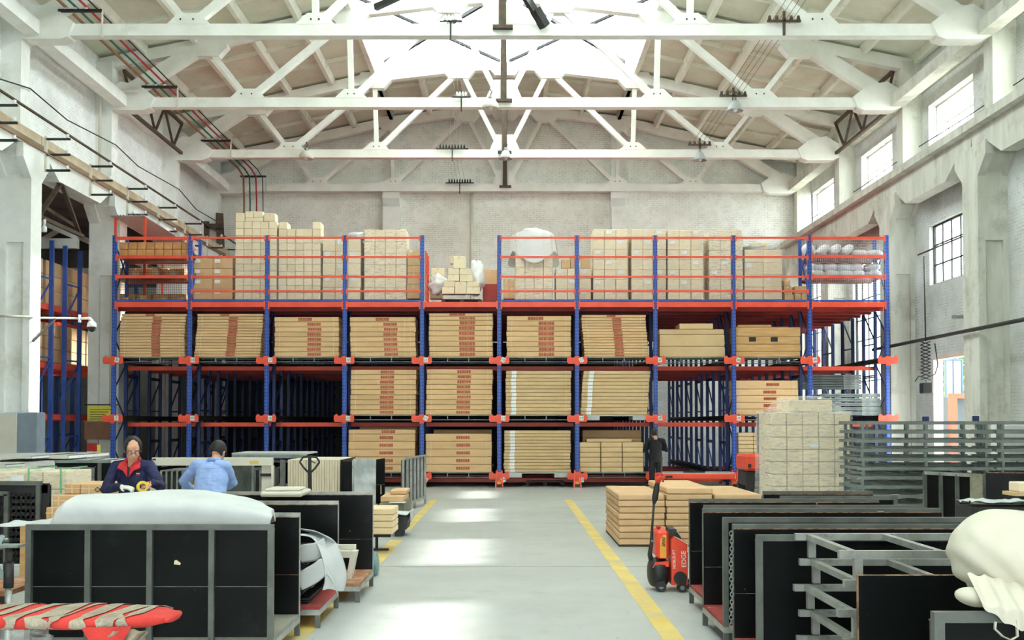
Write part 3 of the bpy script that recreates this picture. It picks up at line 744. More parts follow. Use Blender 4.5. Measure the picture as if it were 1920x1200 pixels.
# bottom tier, seventh bay: small cartons in three columns; ninth bay: brown stack
zt = steel_pallet(6, 2)
for c in range(3):
    for k in range(6):
        h = (Z(829, D)-zt)/6; a = X(1086, D)+c*(X(1207, D)-X(1086, D))/3
        carton(a+.01, a+(X(1207, D)-X(1086, D))/3-.01, D, zt+(5-k)*h, h, .9, '%s small brown carton in %s column, bottom tier, seventh bay' % (ordn(k, 6), ['left', 'middle', 'right'][c]), 'small cartons in the seventh bay', M_kraftl, None, 0, None, name='carton')
zt2 = Z(829, D)
carton(X(1100, D), X(1185, D), D+.1, zt2, .1, .8, 'narrow carton lying on the small cartons, bottom tier, seventh bay', 'loose cartons', M_kraftl, name='carton')
zt = steel_pallet(8, 2)
for c in range(2):
    for k in range(10):
        h = (Z(811, D)-zt)/10; a = X(1384, D)+c*(X(1441, D)-X(1384, D))/2
        carton(a, a+(X(1441, D)-X(1384, D))/2-.005, D, zt+(9-k)*h, h, .9, '%s thin brown carton in %s column, bottom tier, ninth bay' % (ordn(k, 10), ['left', 'right'][c]), 'thin cartons in the ninth bay', M_kraftl, None, 0, None, name='carton')
# deeper rows seen behind the front stacks
for i, l, y0, ws in ((3, 2, 800, .85), (4, 2, 805, .85), (6, 2, 806, .85), (8, 0, 612, .8)):
    zt = LV[l]+.12; a, b = RX[i]+.25, RX[i+1]-.25; z1 = Z(y0, RD+1.4)
    n_ = 5
    for k in range(n_):
        h = (z1-zt)/n_
        carton(a, b, RD+1.4, zt+(n_-1-k)*h, h, .8, '%s carton of the shaded second-row stack in %s, %s' % (ordn(k, n_), TIER[l], BAY[i]), 'second-row cartons', M_kraft, None, 0)
# galvanised bundles in the rightmost bay
for l, y0, y1, nn, d in ((1, 737, 775, 5, .3), (1, 702, 735, 6, 2.0)):
    a, b = RX[9]+.1 if d > 1 else RX[9]+.35, RX[10]-.12; DD = RD+d; z0 = LV[1]+.08 if d < 1 else LV[1]+.9; z1 = Z(y0, DD)
    for k in range(nn):
        h = (z1-z0)/nn
        t = thing('steel_profile_bundle', '%s galvanised steel shelf piece in the %s stack of the rightmost bay' % (ordn(k, nn), 'front' if d < 1 else 'rear'), 'metal part', (0, DD, z0+(nn-1-k)*h), 0, 'galvanised shelf pieces')
        part('beam', MB().box(a, 0, h*.15, b, .04, h*.85).box(a, .8, h*.15, b, .84, h*.85).box(a, 0, h*.45, b, .84, h*.55), M_gpal, t)
        part('end_plate', MB().box(b-.55, -.01, .0, b, -.002, h-.01), M_galv, t)
# orange shuttle platform in the eighth bay
t = thing('pallet_shuttle', 'low orange pallet shuttle with grey top in the eighth bay', 'shuttle', ((RX[7]+RX[8])/2, RD-.5, .22))
w = (RX[8]-RX[7])/2
part('chassis', MB().bbox(-w+.05, 0, .04, w-.06, 1.0, .2, .03), M_or, t); part('top_plate', MB().box(-w+.08, .03, .2, w-.1, .97, .23), M_grey, t)
part('control_panel', MB().box(-.4, .04, .23, .2, .2, .27).box(-.25, .05, .27, -.1, .15, .31), M_black, t)
for s in (-1, 1):
    for y in (.2, .8): part('wheel', MB().tube([(s*(w-.2), y, .02), (s*(w-.28), y, .02)], .07, 14), M_black, t)
part('slot', MB().box(-w+.2, -.005, .08, -w+.4, 0, .15), M_black, t)
t['label'] = 'low orange pallet shuttle with a grey top at the foot of the eighth bay'
# dark pallet on floor under the sixth bay
def plastic_pallet(x0, x1, y0, y1, z, label, group=None, h=.15):
    t = thing('plastic_pallet', label, 'pallet', ((x0+x1)/2, y0, z), 0, group); w = (x1-x0)/2; L = y1-y0
    mb = MB()
    for k in range(6): a = L*k/6; mb.box(-w, a, h-.03, w, a+L/6-.03, h)
    part('deck_board', mb, M_black, t)
    for s in (-.96, 0, .96): part('skid', MB().box(s*w-.05, 0, 0, s*w+.05, L, .025).box(s*w-.06, 0, .025, s*w+.06, .12, h-.03).box(s*w-.06, L-.12, .025, s*w+.06, L, h-.03).box(s*w-.06, L/2-.06, .025, s*w+.06, L/2+.06, h-.03), M_black, t)
    return t
plastic_pallet(X(988, 32), X(1056, 32), 31.9, 32.9, 0, 'black plastic pallet lying on the floor under the sixth bay')
# ---------------------------------------------------------------- loads standing on the upper deck
ZD = ZDECK+.06; DU = RD+.55
def load(pa, pb, ytop, cols, rows, mat, label, wrap=None, d=1.05, nside=3, tags=0, irregular=None, D=DU):
    xa, xb = X(pa, D, 500), X(pb, D, 500); z0 = ZD+.15; z1 = Z(ytop, D)
    t = thing('wrapped_pallet_load', label, 'pallet load', ((xa+xb)/2, D, ZD)); w = (xb-xa)/2
    mb = MB(); hp = .15
    for k in range(6): a = d*k/6; mb.box(-w, a, hp-.03, w, a+d/6-.03, hp)
    for s in (-.94, 0, .94): mb.box(s*w-.06, 0, 0, s*w+.06, d, .03).box(s*w-.07, 0, .03, s*w+.07, .14, hp-.03)
    part('pallet', mb, M_dblue, t)
    H = z1-z0; h = H/rows; cw = 2*w/cols; rr = random.Random(int(pa))
    for r in range(rows):
        for c in range(cols):
            if irregular and irregular(c, r): continue
            j = rr.uniform(-.006, .006); off = cw/2 if False else 0
            part('carton', MB().bbox(-w+c*cw+.004+j, rr.uniform(0, .02), hp+r*h+.002, -w+(c+1)*cw-.004+j, d/2 if cols > 2 else d, hp+(r+1)*h-.003, .008), mat, t)
            if tags and (c+r*7+int(pa)) % tags == 0: part('paper_label', MB().box(-w+c*cw+.06, -.012, hp+r*h+h*.55, -w+c*cw+.06+.16, -.002, hp+r*h+h*.9), M_white, t)
    # the cartons behind the visible front layer
    top = H if not irregular else H*(rows-2)/rows
    part('inner_cartons', MB().box(-w+.01, d/2+.01, hp, w-.01, d, hp+top-.01), mat, t)
    if wrap:
        b = .015; ww = MB()
        nx, nz = 14, 16
        def f(u, v):
            # wrap around the four sides
            p = u*4; q = p % 1; i = int(p) % 4
            cs = [(-w-b, -b), (w+b, -b), (w+b, d+b), (-w-b, d+b)]; a, c_ = cs[i], cs[(i+1) % 4]
            x = a[0]+(c_[0]-a[0])*q; y = a[1]+(c_[1]-a[1])*q
            return (x+.01*noise.noise(Vector((x*4, y*4, v*9))), y+.01*noise.noise(Vector((x*5, v*8, y))), hp*.6+(top+.02)*v)
        ww.grid(f, 48, 14)
        ww.box(-w-b, -b, hp+top+.012, w+b, d+b, hp+top+.02) if not irregular else None
        part('stretch_wrap', ww, wrap, t)
    return t
load(362, 436, 484, 2, 4, M_kraftd, 'stack of four rows of brown labelled cartons on the upper deck, second bay', None, tags=1)
load(441, 519, 415, 5, 11, M_kraftp, 'tallest pale carton stack on the upper deck, with loose boxes on top', M_wrap, irregular=lambda c, r: False, D=DU)
load(522, 601, 416, 5, 11, M_kraftp, 'tall pale carton stack between the tallest stack and the film-covered one', M_wrap, irregular=lambda c, r: (r == 10 and 0 < c < 4))
load(605, 676, 448, 3, 5, M_kraftp, 'pale carton stack with milky plastic bunched on top, fourth bay', M_wrap, tags=2)
load(683, 762, 431, 4, 6, M_kraftp, 'smooth film-wrapped pale carton stack left of the deck gap', M_wrapd)
load(967, 1036, 440, 4, 6, M_kraftp, 'pale carton stack hooded with a white plastic bag, right of the deck gap', M_wrapd)
load(1042, 1108, 503, 3, 3, M_kraftp, 'low wrapped pale carton stack beside the hooded one', M_wrap, tags=2)
load(1112, 1176, 430, 3, 7, M_kraftp, 'tall wrapped stack of wide pale cartons behind the eighth bay rails, first of four', M_wrap, tags=3)
load(1184, 1249, 430, 3, 7, M_kraftp, 'tall wrapped pale stack standing behind the blue post right of the seventh bay', M_wrap, tags=4)
load(1252, 1317, 431, 3, 7, M_kraftp, 'tall wrapped pale stack in the middle of the eighth deck bay', M_wrap, tags=3)
load(1330, 1393, 432, 3, 7, M_kraftp, 'tall film-wrapped pale stack behind the blue post right of the eighth bay', M_wrapd, tags=4)
load(1396, 1466, 468, 2, 4, M_kraftp, 'pale stack with an open-topped box and plastic on top, ninth deck bay', M_wrap, tags=3)
bpy.data.objects['wrapped_pallet_load.007']['label'] = 'tall wrapped pale carton stack, first tall one right of the deck gap'
def deckbox(pa, pb, yt, yb, label, D=DU, L=.35, m=None, tg=False, rz=0, grp='loose boxes on the upper deck'):
    xa, xb = X(pa, D, 500), X(pb, D, 500); z0, z1 = Z(yb, D), Z(yt, D)
    t = thing('carton', label, 'box', ((xa+xb)/2, D, z0), rz, grp); w = (xb-xa)/2
    part('carton_body', MB().bbox(-w, 0, 0, w, L, z1-z0-.004, .01), m or M_kraftp, t)
    part('tape', MB().box(-.025, -.003, (z1-z0)*.72, .025, 0, z1-z0-.01).box(-.025, 0, z1-z0-.004, .025, L, z1-z0-.001), M_strap, t)
    if tg: part('paper_label', MB().box(-w*.8, -.003, (z1-z0)*.5, -w*.3, 0, (z1-z0)*.85), M_white, t)
    return t
for a, b, t_, q, s in ((441, 458, 399, 415, 'left end'), (459, 474, 396, 408, 'second'), (475, 492, 396, 408, 'third'), (459, 493, 408, 415, 'lower wide'), (494, 516, 400, 415, 'right end')):
    deckbox(a, b, t_, q, 'loose pale box on top of the tallest stack, %s one' % s)
yb = Z(565, DU); rows = [(763, 787, 533, 560), (764, 788, 512, 533), (764, 788, 498, 512), (764, 786, 480, 498), (765, 787, 467, 480)]
for k, (a, b, t_, q) in enumerate(rows): deckbox(a, b, t_, q, '%s box in the single column beside the deck gap' % ordn(4-k, 5), m=M_kraftl, tg=k == 4)
plastic_pallet(X(830, DU), X(902, DU), DU-.1, DU+.9, ZD, 'black plastic pallet under the pyramid of boxes in the deck gap')
zp = 555
pyr = [(829, 852, 538, 551, 'bottom row, left'), (853, 874, 528, 551, 'bottom row, middle'), (875, 900, 538, 551, 'bottom row, right'), (832, 853, 527, 538, 'third row, left'), (875, 898, 528, 538, 'third row, right'),
       (839, 861, 515, 527, 'second row, lower left'), (862, 886, 515, 528, 'second row, lower right'), (840, 861, 503, 515, 'second row, upper left'), (862, 884, 503, 515, 'second row, upper right'), (844, 852, 480, 494, 'behind the topmost box'), (850, 872, 480, 503, 'topmost')]
for k, (a, b, t_, q, s) in enumerate(pyr): deckbox(a, b, t_, q, 'pale box of the pyramid in the deck gap, %s' % s, D=DU+(.3 if 'behind' in s else 0), L=.3 if 'behind' in s else .34, m=M_kraftp, rz=.05*math.sin(k))
for k, (a, b, t_, q) in enumerate([(808, 834, 502, 518), (806, 834, 518, 535), (805, 834, 535, 549), (806, 830, 549, 560)]): deckbox(a, b, t_, q, '%s box of the wrapped column just left of the pyramid' % ordn(k, 4), D=DU+.8)
deckbox(904, 932, 505, 533, 'large brown carton on an orange beam right of the pyramid', D=DU+1.2, m=M_kraftd)
single('shelf_beam', MB().box(X(905, DU+1.2), DU+1.15, ZD, X(934, DU+1.2), DU+1.7, Z(533, DU+1.2)), M_ord, 'orange beam stand carrying the large brown carton behind the deck gap', 'rack beam')
for k, (a, b, t_, q) in enumerate([(944, 954, 522, 560), (955, 965, 523, 538), (954, 965, 538, 560)]): deckbox(a, b, t_, q, 'small brown box %s beside the hooded stack' % ['standing tall', 'upper right', 'lower right'][k], m=M_kraftd)
for k, (a, b, t_, q) in enumerate([(1053, 1069, 486, 503), (1070, 1080, 480, 503), (1090, 1107, 480, 503)]): deckbox(a, b, t_, q, 'loose box on top of the low wrapped stack, %s' % ['left', 'middle', 'right'][k], m=M_kraftd)
for k, (a, b, t_, q) in enumerate([(1470, 1484, 536, 552), (1471, 1488, 552, 564), (1490, 1514, 536, 550), (1490, 1502, 550, 564), (1503, 1514, 550, 564), (1470, 1482, 525, 536)]): deckbox(a, b, t_, q, 'small loose box at the right end of the ninth deck bay, %s' % ['upper left', 'lower left', 'wide upper right', 'lower middle', 'lower right', 'topmost'][k], m=M_kraftl)
# milky plastic: hoods and sheets
def blob(name, c, r, label, mat, cat='plastic sheet', seed=0, amp=.12, cut=None):
    mb = MB()
    def f(p):
        n = noise.noise(p*1.7+Vector((seed, 0, 0)))*amp + noise.noise(p*4+Vector((0, seed, 0)))*amp*.4
        q = p*(1+n)
        if cut is not None and q.z < cut: q.z = cut
        return q
    mb.ell((0, 0, 0), r, 32, 20, fn=f)
    o = part(name, mb, mat); o.location = c; return tag(o, label, cat)
xa, xb = X(966, DU), X(1037, DU); zt = Z(441, DU)
blob('plastic_hood', ((xa+xb)/2, DU+.5, zt), ((xb-xa)/2+.04, .62, .26), 'white plastic bag hood draped over the stack right of the deck gap', M_film, seed=3, amp=.25, cut=-.05)
hd = MB()
def fh(u, v):
    a = math.pi*1.9*u+.2; cx = (xa+xb)/2; rx = (xb-xa)/2+.06+.12*v+.05*math.sin(a*5); 
    return (cx+rx*math.cos(a)*1.02, DU+.5+(.62)*math.sin(a)*1.05-.02, zt+.1-.75*v-.2*math.sin(a*3)*v)
single('plastic_skirt', hd.grid(fh, 40, 8), M_film, 'hanging skirt of the plastic hood on the stack right of the deck gap', 'plastic sheet')
blob('plastic_bundle', (X(668, DU, 440), DU+.3, Z(441, DU)), (.32, .3, .14), 'bunched white plastic on top of the fourth bay stack', M_film, seed=9, amp=.4)
blob('plastic_bundle', (X(893, DU+.4), DU+.6, Z(515, DU)), (.24, .3, .5), 'white plastic sheet hanging right of the box pyramid', M_film, seed=5, amp=.4)
blob('plastic_bundle', (X(820, DU+.4), DU+.45, Z(530, DU)), (.3, .2, .3), 'white plastic sheet hanging left of the box pyramid', M_film, seed=15, amp=.4)
blob('plastic_bundle', (X(1425, DU), DU+.45, Z(463, DU)), (.5, .4, .1), 'crumpled plastic over the open box in the ninth deck bay', M_film, seed=25, amp=.4)
deckbox(1410, 1440, 455, 468, 'open pale box on top of the ninth bay stack', D=DU+.1)
# wooden cartons on the top shelf of the first bay
zs = Z(481, RD)+.03
for r in range(2):
    for c in range(8):
        a = X(220, RD+.15)+c*(X(354, RD+.15)-X(220, RD+.15))/8; w = (X(354, RD+.15)-X(220, RD+.15))/8; h = (Z(452, RD)-zs)/2
        carton(a+.006, a+w-.006, RD+.15, zs+r*h, h, .5, '%s orange-brown box from left in %s row of the leftmost top shelf' % (['first', 'second', 'third', 'fourth', 'fifth', 'sixth', 'seventh', 'eighth'][c], ['lower', 'upper'][r]), 'boxes on the leftmost top shelf', pmat('orange brown carton', (216,164,108), (196,140,84), 3, .75, obj_rand=.08) if 'orange brown carton' not in MATS else MATS['orange brown carton'], None, 0, None, name='small_box')
random.seed(4)
for k in range(7):
    a = 228+k*17+random.uniform(-3, 3); up = k % 2; zb_ = Z(519, RD)+.03 if up else ZD
    w = X(a+13, RD+.5)-X(a, RD+.5); h = random.uniform(.2, .38)
    carton(X(a, RD+.5), X(a, RD+.5)+w, RD+.5, zb_, h, .4, 'assorted small box behind the brown mesh of the leftmost bay, %s along the row' % ["first","second","third","fourth","fifth","sixth","seventh"][k], 'boxes behind the mesh', M_kraftd, name='small_box')
for k in range(4):
    a = X(222, RD+1.3)+k*.5
    for up in (0, 1):
        carton(a, a+.47, RD+1.3, Z(519, RD)+.03 if up else ZD, .42, .5, '%s brown box from left in the %s rear row behind the leftmost mesh' % (['first', 'second', 'third', 'fourth'][k], ['lower', 'upper'][up]), 'rear boxes behind the leftmost mesh', M_kraft, None, 0, None, name='carton')
# white sacks on the shelves of the last bay
M_sack = pmat('woven sack', (250,248,252), (238,235,240), 6, .8, bump=.2)
def sack(px, yb, w, h, label, lean=0):
    D = RD+.3; mb = MB()
    def f(p):
        q = Vector((math.copysign(abs(p.x)**.7, p.x), math.copysign(abs(p.y)**.7, p.y), math.copysign(abs(p.z)**.85, p.z)))
        e = max(0, abs(q.x)-.75)*1.6; q.z *= (1-min(.75, e)); return q*(1+.05*noise.noise(p*3+Vector((px, 0, 0))))
    mb.ell((0, 0, h/2), (w/2, .38, h/2), 20, 12, fn=f)
    if lean:
        c, s_ = math.cos(lean), math.sin(lean); mb.v = [(x*c-(z-h/2)*s_, y, x*s_+(z-h/2)*c+h/2+abs(math.sin(lean))*w*.32) for x, y, z in mb.v]
    o = part('sack', mb, M_sack); o.location = (X(px, D), D+.3, yb); return tag(o, label, 'sack', 'white sacks in the rightmost bay')
zs1 = Z(481, RD)+.03; zs2 = Z(519, RD)+.03; q5 = ['leftmost', 'second', 'third', 'fourth', 'rightmost']
for k, px in enumerate((1536, 1563, 1589, 1612, 1643)):
    sack(px, zs2, .47, .23, '%s white sack in the lower row of the lower sack shelf' % q5[k]); sack(px-2, zs2+.2, .47, .23, '%s white sack in the upper row of the lower sack shelf' % q5[k])
for k, (px, ln) in enumerate(((1524, -1.0), (1548, .8), (1571, .85), (1594, .8), (1617, 0), (1646, 0))):
    sack(px, zs1, .5 if not ln else .44, .24, '%s white sack on the top shelf, %s' % (['first', 'second', 'third', 'fourth', 'fifth', 'sixth'][k], 'leaning' if ln else 'lying flat'), ln)
# ================================================================ neighbouring aisle on the left
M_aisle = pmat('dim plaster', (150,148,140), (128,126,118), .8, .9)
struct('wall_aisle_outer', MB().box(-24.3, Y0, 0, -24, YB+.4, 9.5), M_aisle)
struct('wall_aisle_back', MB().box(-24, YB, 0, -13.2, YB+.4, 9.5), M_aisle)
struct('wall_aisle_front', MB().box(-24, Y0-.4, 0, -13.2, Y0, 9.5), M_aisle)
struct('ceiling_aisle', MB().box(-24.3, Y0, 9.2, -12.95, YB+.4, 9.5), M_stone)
for k, y in enumerate(TR[4:9]):
    mb = MB().bar((-13.3, y, 7.4), (-23.8, y, 7.4), .2, .3).bar((-13.3, y, 7.6), (-16.5, y, 9.0), .15, .2).bar((-16.5, y, 9.0), (-19, y, 7.5), .12, .15)
    struct('trim_%d' % (240+k), mb, M_conc)
# steel lattice hanging in the first opening, above the aisle
lat = thing('lattice_girder', 'steel lattice girder in the aisle opening', 'girder', (-12.8, 27.6, 6.9)); lat['kind'] = 'structure'; del lat['category']; del lat['label']
A = lambda px, py, D: P(px, py, D)
for a, b in (((78, 320, 28), (116, 345, 28.6)), ((115, 342, 28.6), (74, 404, 28.6)), ((115, 342, 28.6), (150, 442, 31.5)), ((72, 405, 28.4), (155, 443, 31.5)), ((72, 382, 28.4), (140, 425, 31.5))):
    wpart('web_bar', MB().bar(A(*a), A(*b), .1, .1), M_rust, lat)
sr = thing('side_racking', 'blue racking with cartons standing in the dark side aisle behind the left columns', 'rack', (-13.4, 29.8, 0))
DS = [29.8, 31.05, 31.98, 33.1, 34.3, 35.5, 36.8, 38.1]
for x in (-13.35, -15.6):
    for i, y in enumerate(DS):
        q = part('upright_post', MB().box(-.06, -.04, 0, .06, .04, 7.2), M_blue, sr); q.location = (x+13.4, y-29.8, 0)
    for i in range(0, 8, 2):
        a, b = DS[i], DS[i+1]
        for k in range(6):
            wpart('brace', MB().bar((x, a, .3+k*1.15), (x, b, .3+(k+1)*1.15 if k % 2 == 0 else .3+k*1.15+.02), .03, .05), M_blue, sr)
for z in (3.55, 2.05, 5.25):
    for x in (-13.45, -15.5): wpart('pallet_rail', MB().box(x-.03, 29.7, z-.08, x+.03, 38.4, z+.08), M_or, sr)
    for y in DS[::2]: wpart('cross_beam', MB().box(-15.6, y+.05, z-.12, -13.3, y+.13, z), M_or, sr)
n_ = 0
for z, H in ((3.68, 1.15), (5.38, 1.3)):
    for k in range(4):
        y = 30.0+k*1.25
        for r in range(3):
            t = carton(-15.3, -13.6, y, z+r*H/3, H/3, 1.05, '%s carton of the %s stack from the camera, %s shelf of the side aisle racking' % (ordn(2-r, 3), ['nearest', 'second', 'third', 'fourth'][k], 'middle' if z < 5 else 'upper'), 'cartons in the side aisle', M_kraftd, None, 0, None, name='carton'); n_ += 1
# ================================================================ fixtures on the left side
def pipe(name, pts, r, m, label, cat, grp=None):
    mb = MB().tube(pts, r, 8); o = part(name, mb, m); return tag(o, label, cat, grp)
# four coloured crane wires on insulator brackets
M_copper = pmat('brown cable', (150,108,76), (130,92,64)); M_green = pmat('green cable', (44,104,84), (36,88,72)); M_redc = pmat('red cable', (176,40,56), (150,34,48))
wx = [-11.12, -10.87, -10.6, -10.33]; wz = 12.32
for x, m, nm, r in zip(wx, (M_copper, M_green, M_redc, M_dark), ('brown', 'green', 'red', 'black'), (.04, .03, .03, .02)):
    zz = wz - (.05 if nm == 'black' else 0)
    pipe('overhead_cable', [(x, 5, zz), (x, 43.6, zz), (x+.06, 44.2, zz-.2), (x+.06, 44.35, zz-1.2), (x+.06, 44.35, 7)], r, m, '%s overhead cable running along the left wall and down at the back' % nm, 'cable')
for y, nm in zip(TR[5:], ('first', 'second', 'third', 'back')):
    t = thing('cable_bracket', 'insulator bracket for the coloured cables on the %s visible roof truss' % nm, 'bracket', (-10.8, y-.2, 11.6), 0, None)
    wpart('cross_bar', MB().box(-11.3, y-.24, wz-.14, -10.2, y-.16, wz-.07), M_dark, t)
    for x in (-11.25, -10.2): wpart('hanger', MB().box(x-.02, y-.22, 11.55, x+.02, y-.18, wz-.07), M_cream, t)
    for x in wx[:3]: wpart('insulator', MB().tube([(x, y-.2, wz-.08), (x, y-.2, wz-.03)], .045, 8), M_white, t)
# conductor rails along the crane beam with hooks
for nm, x, z, r, m in (('upper brown', -11.3, 9.27, .035, M_rust), ('lower thin', -11.35, 8.5, .022, M_copper)):
    pipe('conductor_rail', [(x, 8, z), (x, 44.5, z)], r, m, '%s conductor rail along the left crane beam' % nm, 'rail')
t0 = thing('conductor_hook', 'dark three-armed conductor hook', 'bracket', (-11.75, 24, 8.4))
part('hook_post', MB().box(-.03, -.03, -.15, .03, .03, .75), M_cream, t0)
for z in (-.12, .28, .68):
    part('hook_arm', MB().box(0, -.03, z-.025, .62, .03, z+.025), M_dark, t0); part('insulator', MB().tube([(.55, 0, z+.03), (.55, 0, z+.12)], .04, 8), M_white, t0)
hd_ = ['nearest', 'second', 'third', 'fourth', 'fifth', 'sixth', 'seventh', 'eighth']
t0['label'] = 'nearest three-armed conductor hook on the left crane beam'; t0['group'] = 'conductor hooks'
for k in range(1, 8): dup(t0, (-11.75, 24+k*2.9, 8.4), 0, '%s three-armed conductor hook on the left crane beam' % hd_[k], 'conductor hooks')
for k in range(2): pass
# sagging cable on the left upper wall and vertical conduit
pts = []
sag = [(0, 135, 24.5), (49, 166, 26.8), (120, 225, 29.5), (208, 272, 32.7), (262, 312, 35.2), (325, 355, 39.0), (370, 393, 41.8), (402, 415, 44.7)]
pipe('wall_cable', [(-12.12 if k in (1, 3, 5) else -12.3, P(a, b, D).y, P(a, b, D).z) for k, (a, b, D) in enumerate(sag)], .018, M_dark, 'thin black cable sagging along the left upper wall', 'cable')
pipe('conduit', [(-12.45, 32.25, 9), (-12.45, 32.25, 11.8), (-12.35, 32.25, 11.98), (-11.3, 32.25, 11.98)], .045, M_cream, 'cream conduit rising beside the second left column to its truss', 'pipe')
pipe('conduit', [(-12.25, 32.78, 2.2), (-12.25, 32.78, 8.3)], .04, M_cream, 'cream conduit on the lower face of the second left column', 'pipe')
# lower pipe, dome camera
zc = Z(590, 26.6)
pp = [P(0, 593, 26.4), P(60, 594, 26.45), P(64, 596, 27.5), P(150, 597, 27.6)]
pipe('pipe', [(p.x, p.y, p.z) for p in pp], .03, M_cream, 'thin horizontal cream pipe reaching from the first left column to the dome camera', 'pipe')
c = P(172, 606, 27.6)
t = thing('dome_camera', 'white dome security camera on a bent arm beside the second left column', 'camera', (c.x, c.y, c.z))
part('arm', MB().tube([(-.3, 0, .12), (-.05, 0, .13), (0, 0, .08), (0, 0, .0)], .035, 10), M_white, t)
part('mount_plate', MB().box(-.33, -.06, .02, -.3, .06, .22), M_white, t)
part('housing', MB().tube([(0, 0, .06), (0, 0, .0), (0, 0, -.1)], [.05, .11, .12], 16), M_white, t)
part('dome', MB().ell((0, 0, -.1), (.105, .105, .13), 16, 10), M_black, t)
mb = MB().bar(P(62, 640, 26.5), P(104, 598, 27.5), .04, .04); single('brace_bar', mb, M_dark, 'dark diagonal brace under the thin pipe beside the first left column', 'bracket')
# bulb hanging in the opening
c = P(83, 428, 28.6)
t = thing('hanging_bulb', 'white energy-saving bulb hanging in the aisle opening', 'lamp', (c.x, c.y, c.z))
part('bulb', MB().tube([(0, 0, -.1), (0, 0, .02), (0, 0, .08)], [.07, .07, .04], 12), M_white, t); part('socket', MB().tube([(0, 0, .08), (0, 0, .24)], .045, 10), M_cream, t); part('wire', MB().tube([(0, 0, .24), (0, 0, .8)], .008, 6), M_dark, t)
# electrical cabinet and notices
t = thing('control_cabinet', 'beige and blue-grey control cabinet beside the first left column', 'cabinet', (X(18, 26), 25.95, 0))
w = (X(40, 26)-X(-30, 26))/2
part('body', MB().bbox(-w, 0, 0, w+.25, .45, Z(773, 26), .02), pmat('blue grey paint', (136,148,160), (124,136,148), 2, .5), t); part('door', MB().box(-w+.02, -.02, .1, w-.25, 0, Z(775, 26)), M_cream, t)
c1 = thing('notice_board', 'yellow notice with red heading hung on the second left column', 'sign', (X(190, 32.4), 32.4, Z(775, 32.4)))
M_ynote = pmat('yellow notice', (226,218,84), (216,206,70), 4, .7)
part('sheet', MB().box(-.42, -.02, -.22, .42, 0, .22), M_ynote, c1)
for k in range(5):
    part('text_line', MB().box(-.34, -.024, .1-k*.07, .34-(k % 3)*.12, -.02, .12-k*.07), M_ink if k else M_red, c1)
part('hanging_rail', MB().tube([(-.5, -.03, .26), (.5, -.03, .26)], .015, 8), M_dark, c1)
mb = MB().box(X(158, 32.3), 32.3, Z(824, 32.3), X(214, 32.3), 32.36, Z(791, 32.3)); single('wooden_board', mb, pmat('brown board', (134,96,74), (116,82,62), 3, .8), 'brown wooden board below the yellow notice on the second left column', 'board')
x0 = X(186, 31)
t = thing('warning_sign', 'red and yellow warning sign on a thin post in front of the second left column', 'sign', (x0, 30.6, 0))
part('post', MB().box(-.02, 0, 0, .02, .03, Z(846, 30.6)), M_yel, t); part('red_panel', MB().box(-.19, -.01, Z(846, 30.6)-.0, .1, 0, Z(832, 30.6)+.02), M_red, t)
part('yellow_panel', MB().box(.0, .0, Z(852, 30.6), .2, .01, Z(834, 30.6)), M_ynote, t)
# ================================================================ fixtures overhead and on the back wall
def lamp(px, py, D, label, conic=False):
    c = P(px, py, D); t = thing('pendant_lamp', label, 'lamp', (c.x, c.y, c.z), 0, 'enamel pendant lamps')
    prof = [(.06, .32), (.12, .28), (.2, .12), (.26, 0)] if conic else [(.06, .3), (.16, .27), (.25, .15), (.27, 0)]
    V = []; Fc = []; n = 20
    for r, z in prof:
        for k in range(n): a = 2*math.pi*k/n; V.append((r*math.cos(a), r*math.sin(a), z))
    for j in range(3):
        for k in range(n): q = (k+1) % n; Fc.append((j*n+k, j*n+q, (j+1)*n+q, (j+1)*n+k))
    o = part('lamp_shade', MB().add(V, Fc, True), M_cream if not conic else M_grey, t); m = o.modifiers.new('s', 'SOLIDIFY'); m.thickness = .01
    part('bulb', MB().ell((0, 0, .08), (.08, .08, .12), 12, 8), M_white, t)
    part('socket', MB().tube([(0, 0, .3), (0, 0, .42)], .05, 10), M_galv, t)
    part('hook', MB().tube([(0, 0, .42), (.06, 0, .52), (0, 0, .6), (0, .15, .65)], .015, 6), M_dark, t)
lamp(574, 298, 38.7, 'domed pendant lamp on the third roof truss, left side')
lamp(919, 204, 32.4, 'domed pendant lamp near the middle of the second roof truss')
lamp(948, 298, 38.7, 'conical pendant lamp at the middle of the third roof truss', True)
lamp(1312, 301, 38.7, 'conical pendant lamp on the third roof truss, right side', True)
lamp(1378, 208, 32.4, 'conical pendant lamp on the second roof truss, right side', True)
mb = MB()
nm4 = ['first', 'second', 'third', 'back']
for k, (D, px, py) in enumerate(((26.4, 845, 40), (32.5, 865, 182), (38.8, 848, 279), (44.5, 862, 343))):
    c = P(px, py, D); t = thing('insulator_rack', 'small porcelain insulator rack standing on the %s visible roof truss' % nm4[k], 'insulator', (c.x, c.y, c.z), 0)
    n_ = 4 if k < 2 else 9; w = .09 if k < 2 else .11
    part('cross_bar', MB().box(-n_*w/2-.1, -.02, -.02, n_*w/2+.1, .02, .02), M_dark, t); part('stem', MB().box(-.02, -.02, -.45, .02, .02, 0), M_dark, t)
    for j in range(n_): part('insulator', MB().tube([(-n_*w/2+(j+.5)*w, 0, .02), (-n_*w/2+(j+.5)*w, 0, .1), (-n_*w/2+(j+.5)*w, 0, .16)], [.035, .03, .02], 8), M_white if k < 2 else M_dark, t)
for j in range(4):
    a = P(845-14+j*8, 30, 26.4); b = P(865-12+j*7, 175, 32.5); c = P(848-10+j*7, 273, 38.8); d = P(860-10+j*7, 338, 44.5)
    pipe('ceiling_wire', [(a.x, 12, a.z+.2), a, b, c, d], .006, M_grey, '%s thin wire strung between the middle insulator racks' % ['leftmost', 'second', 'third', 'rightmost'][j], 'wire', 'thin ceiling wires')
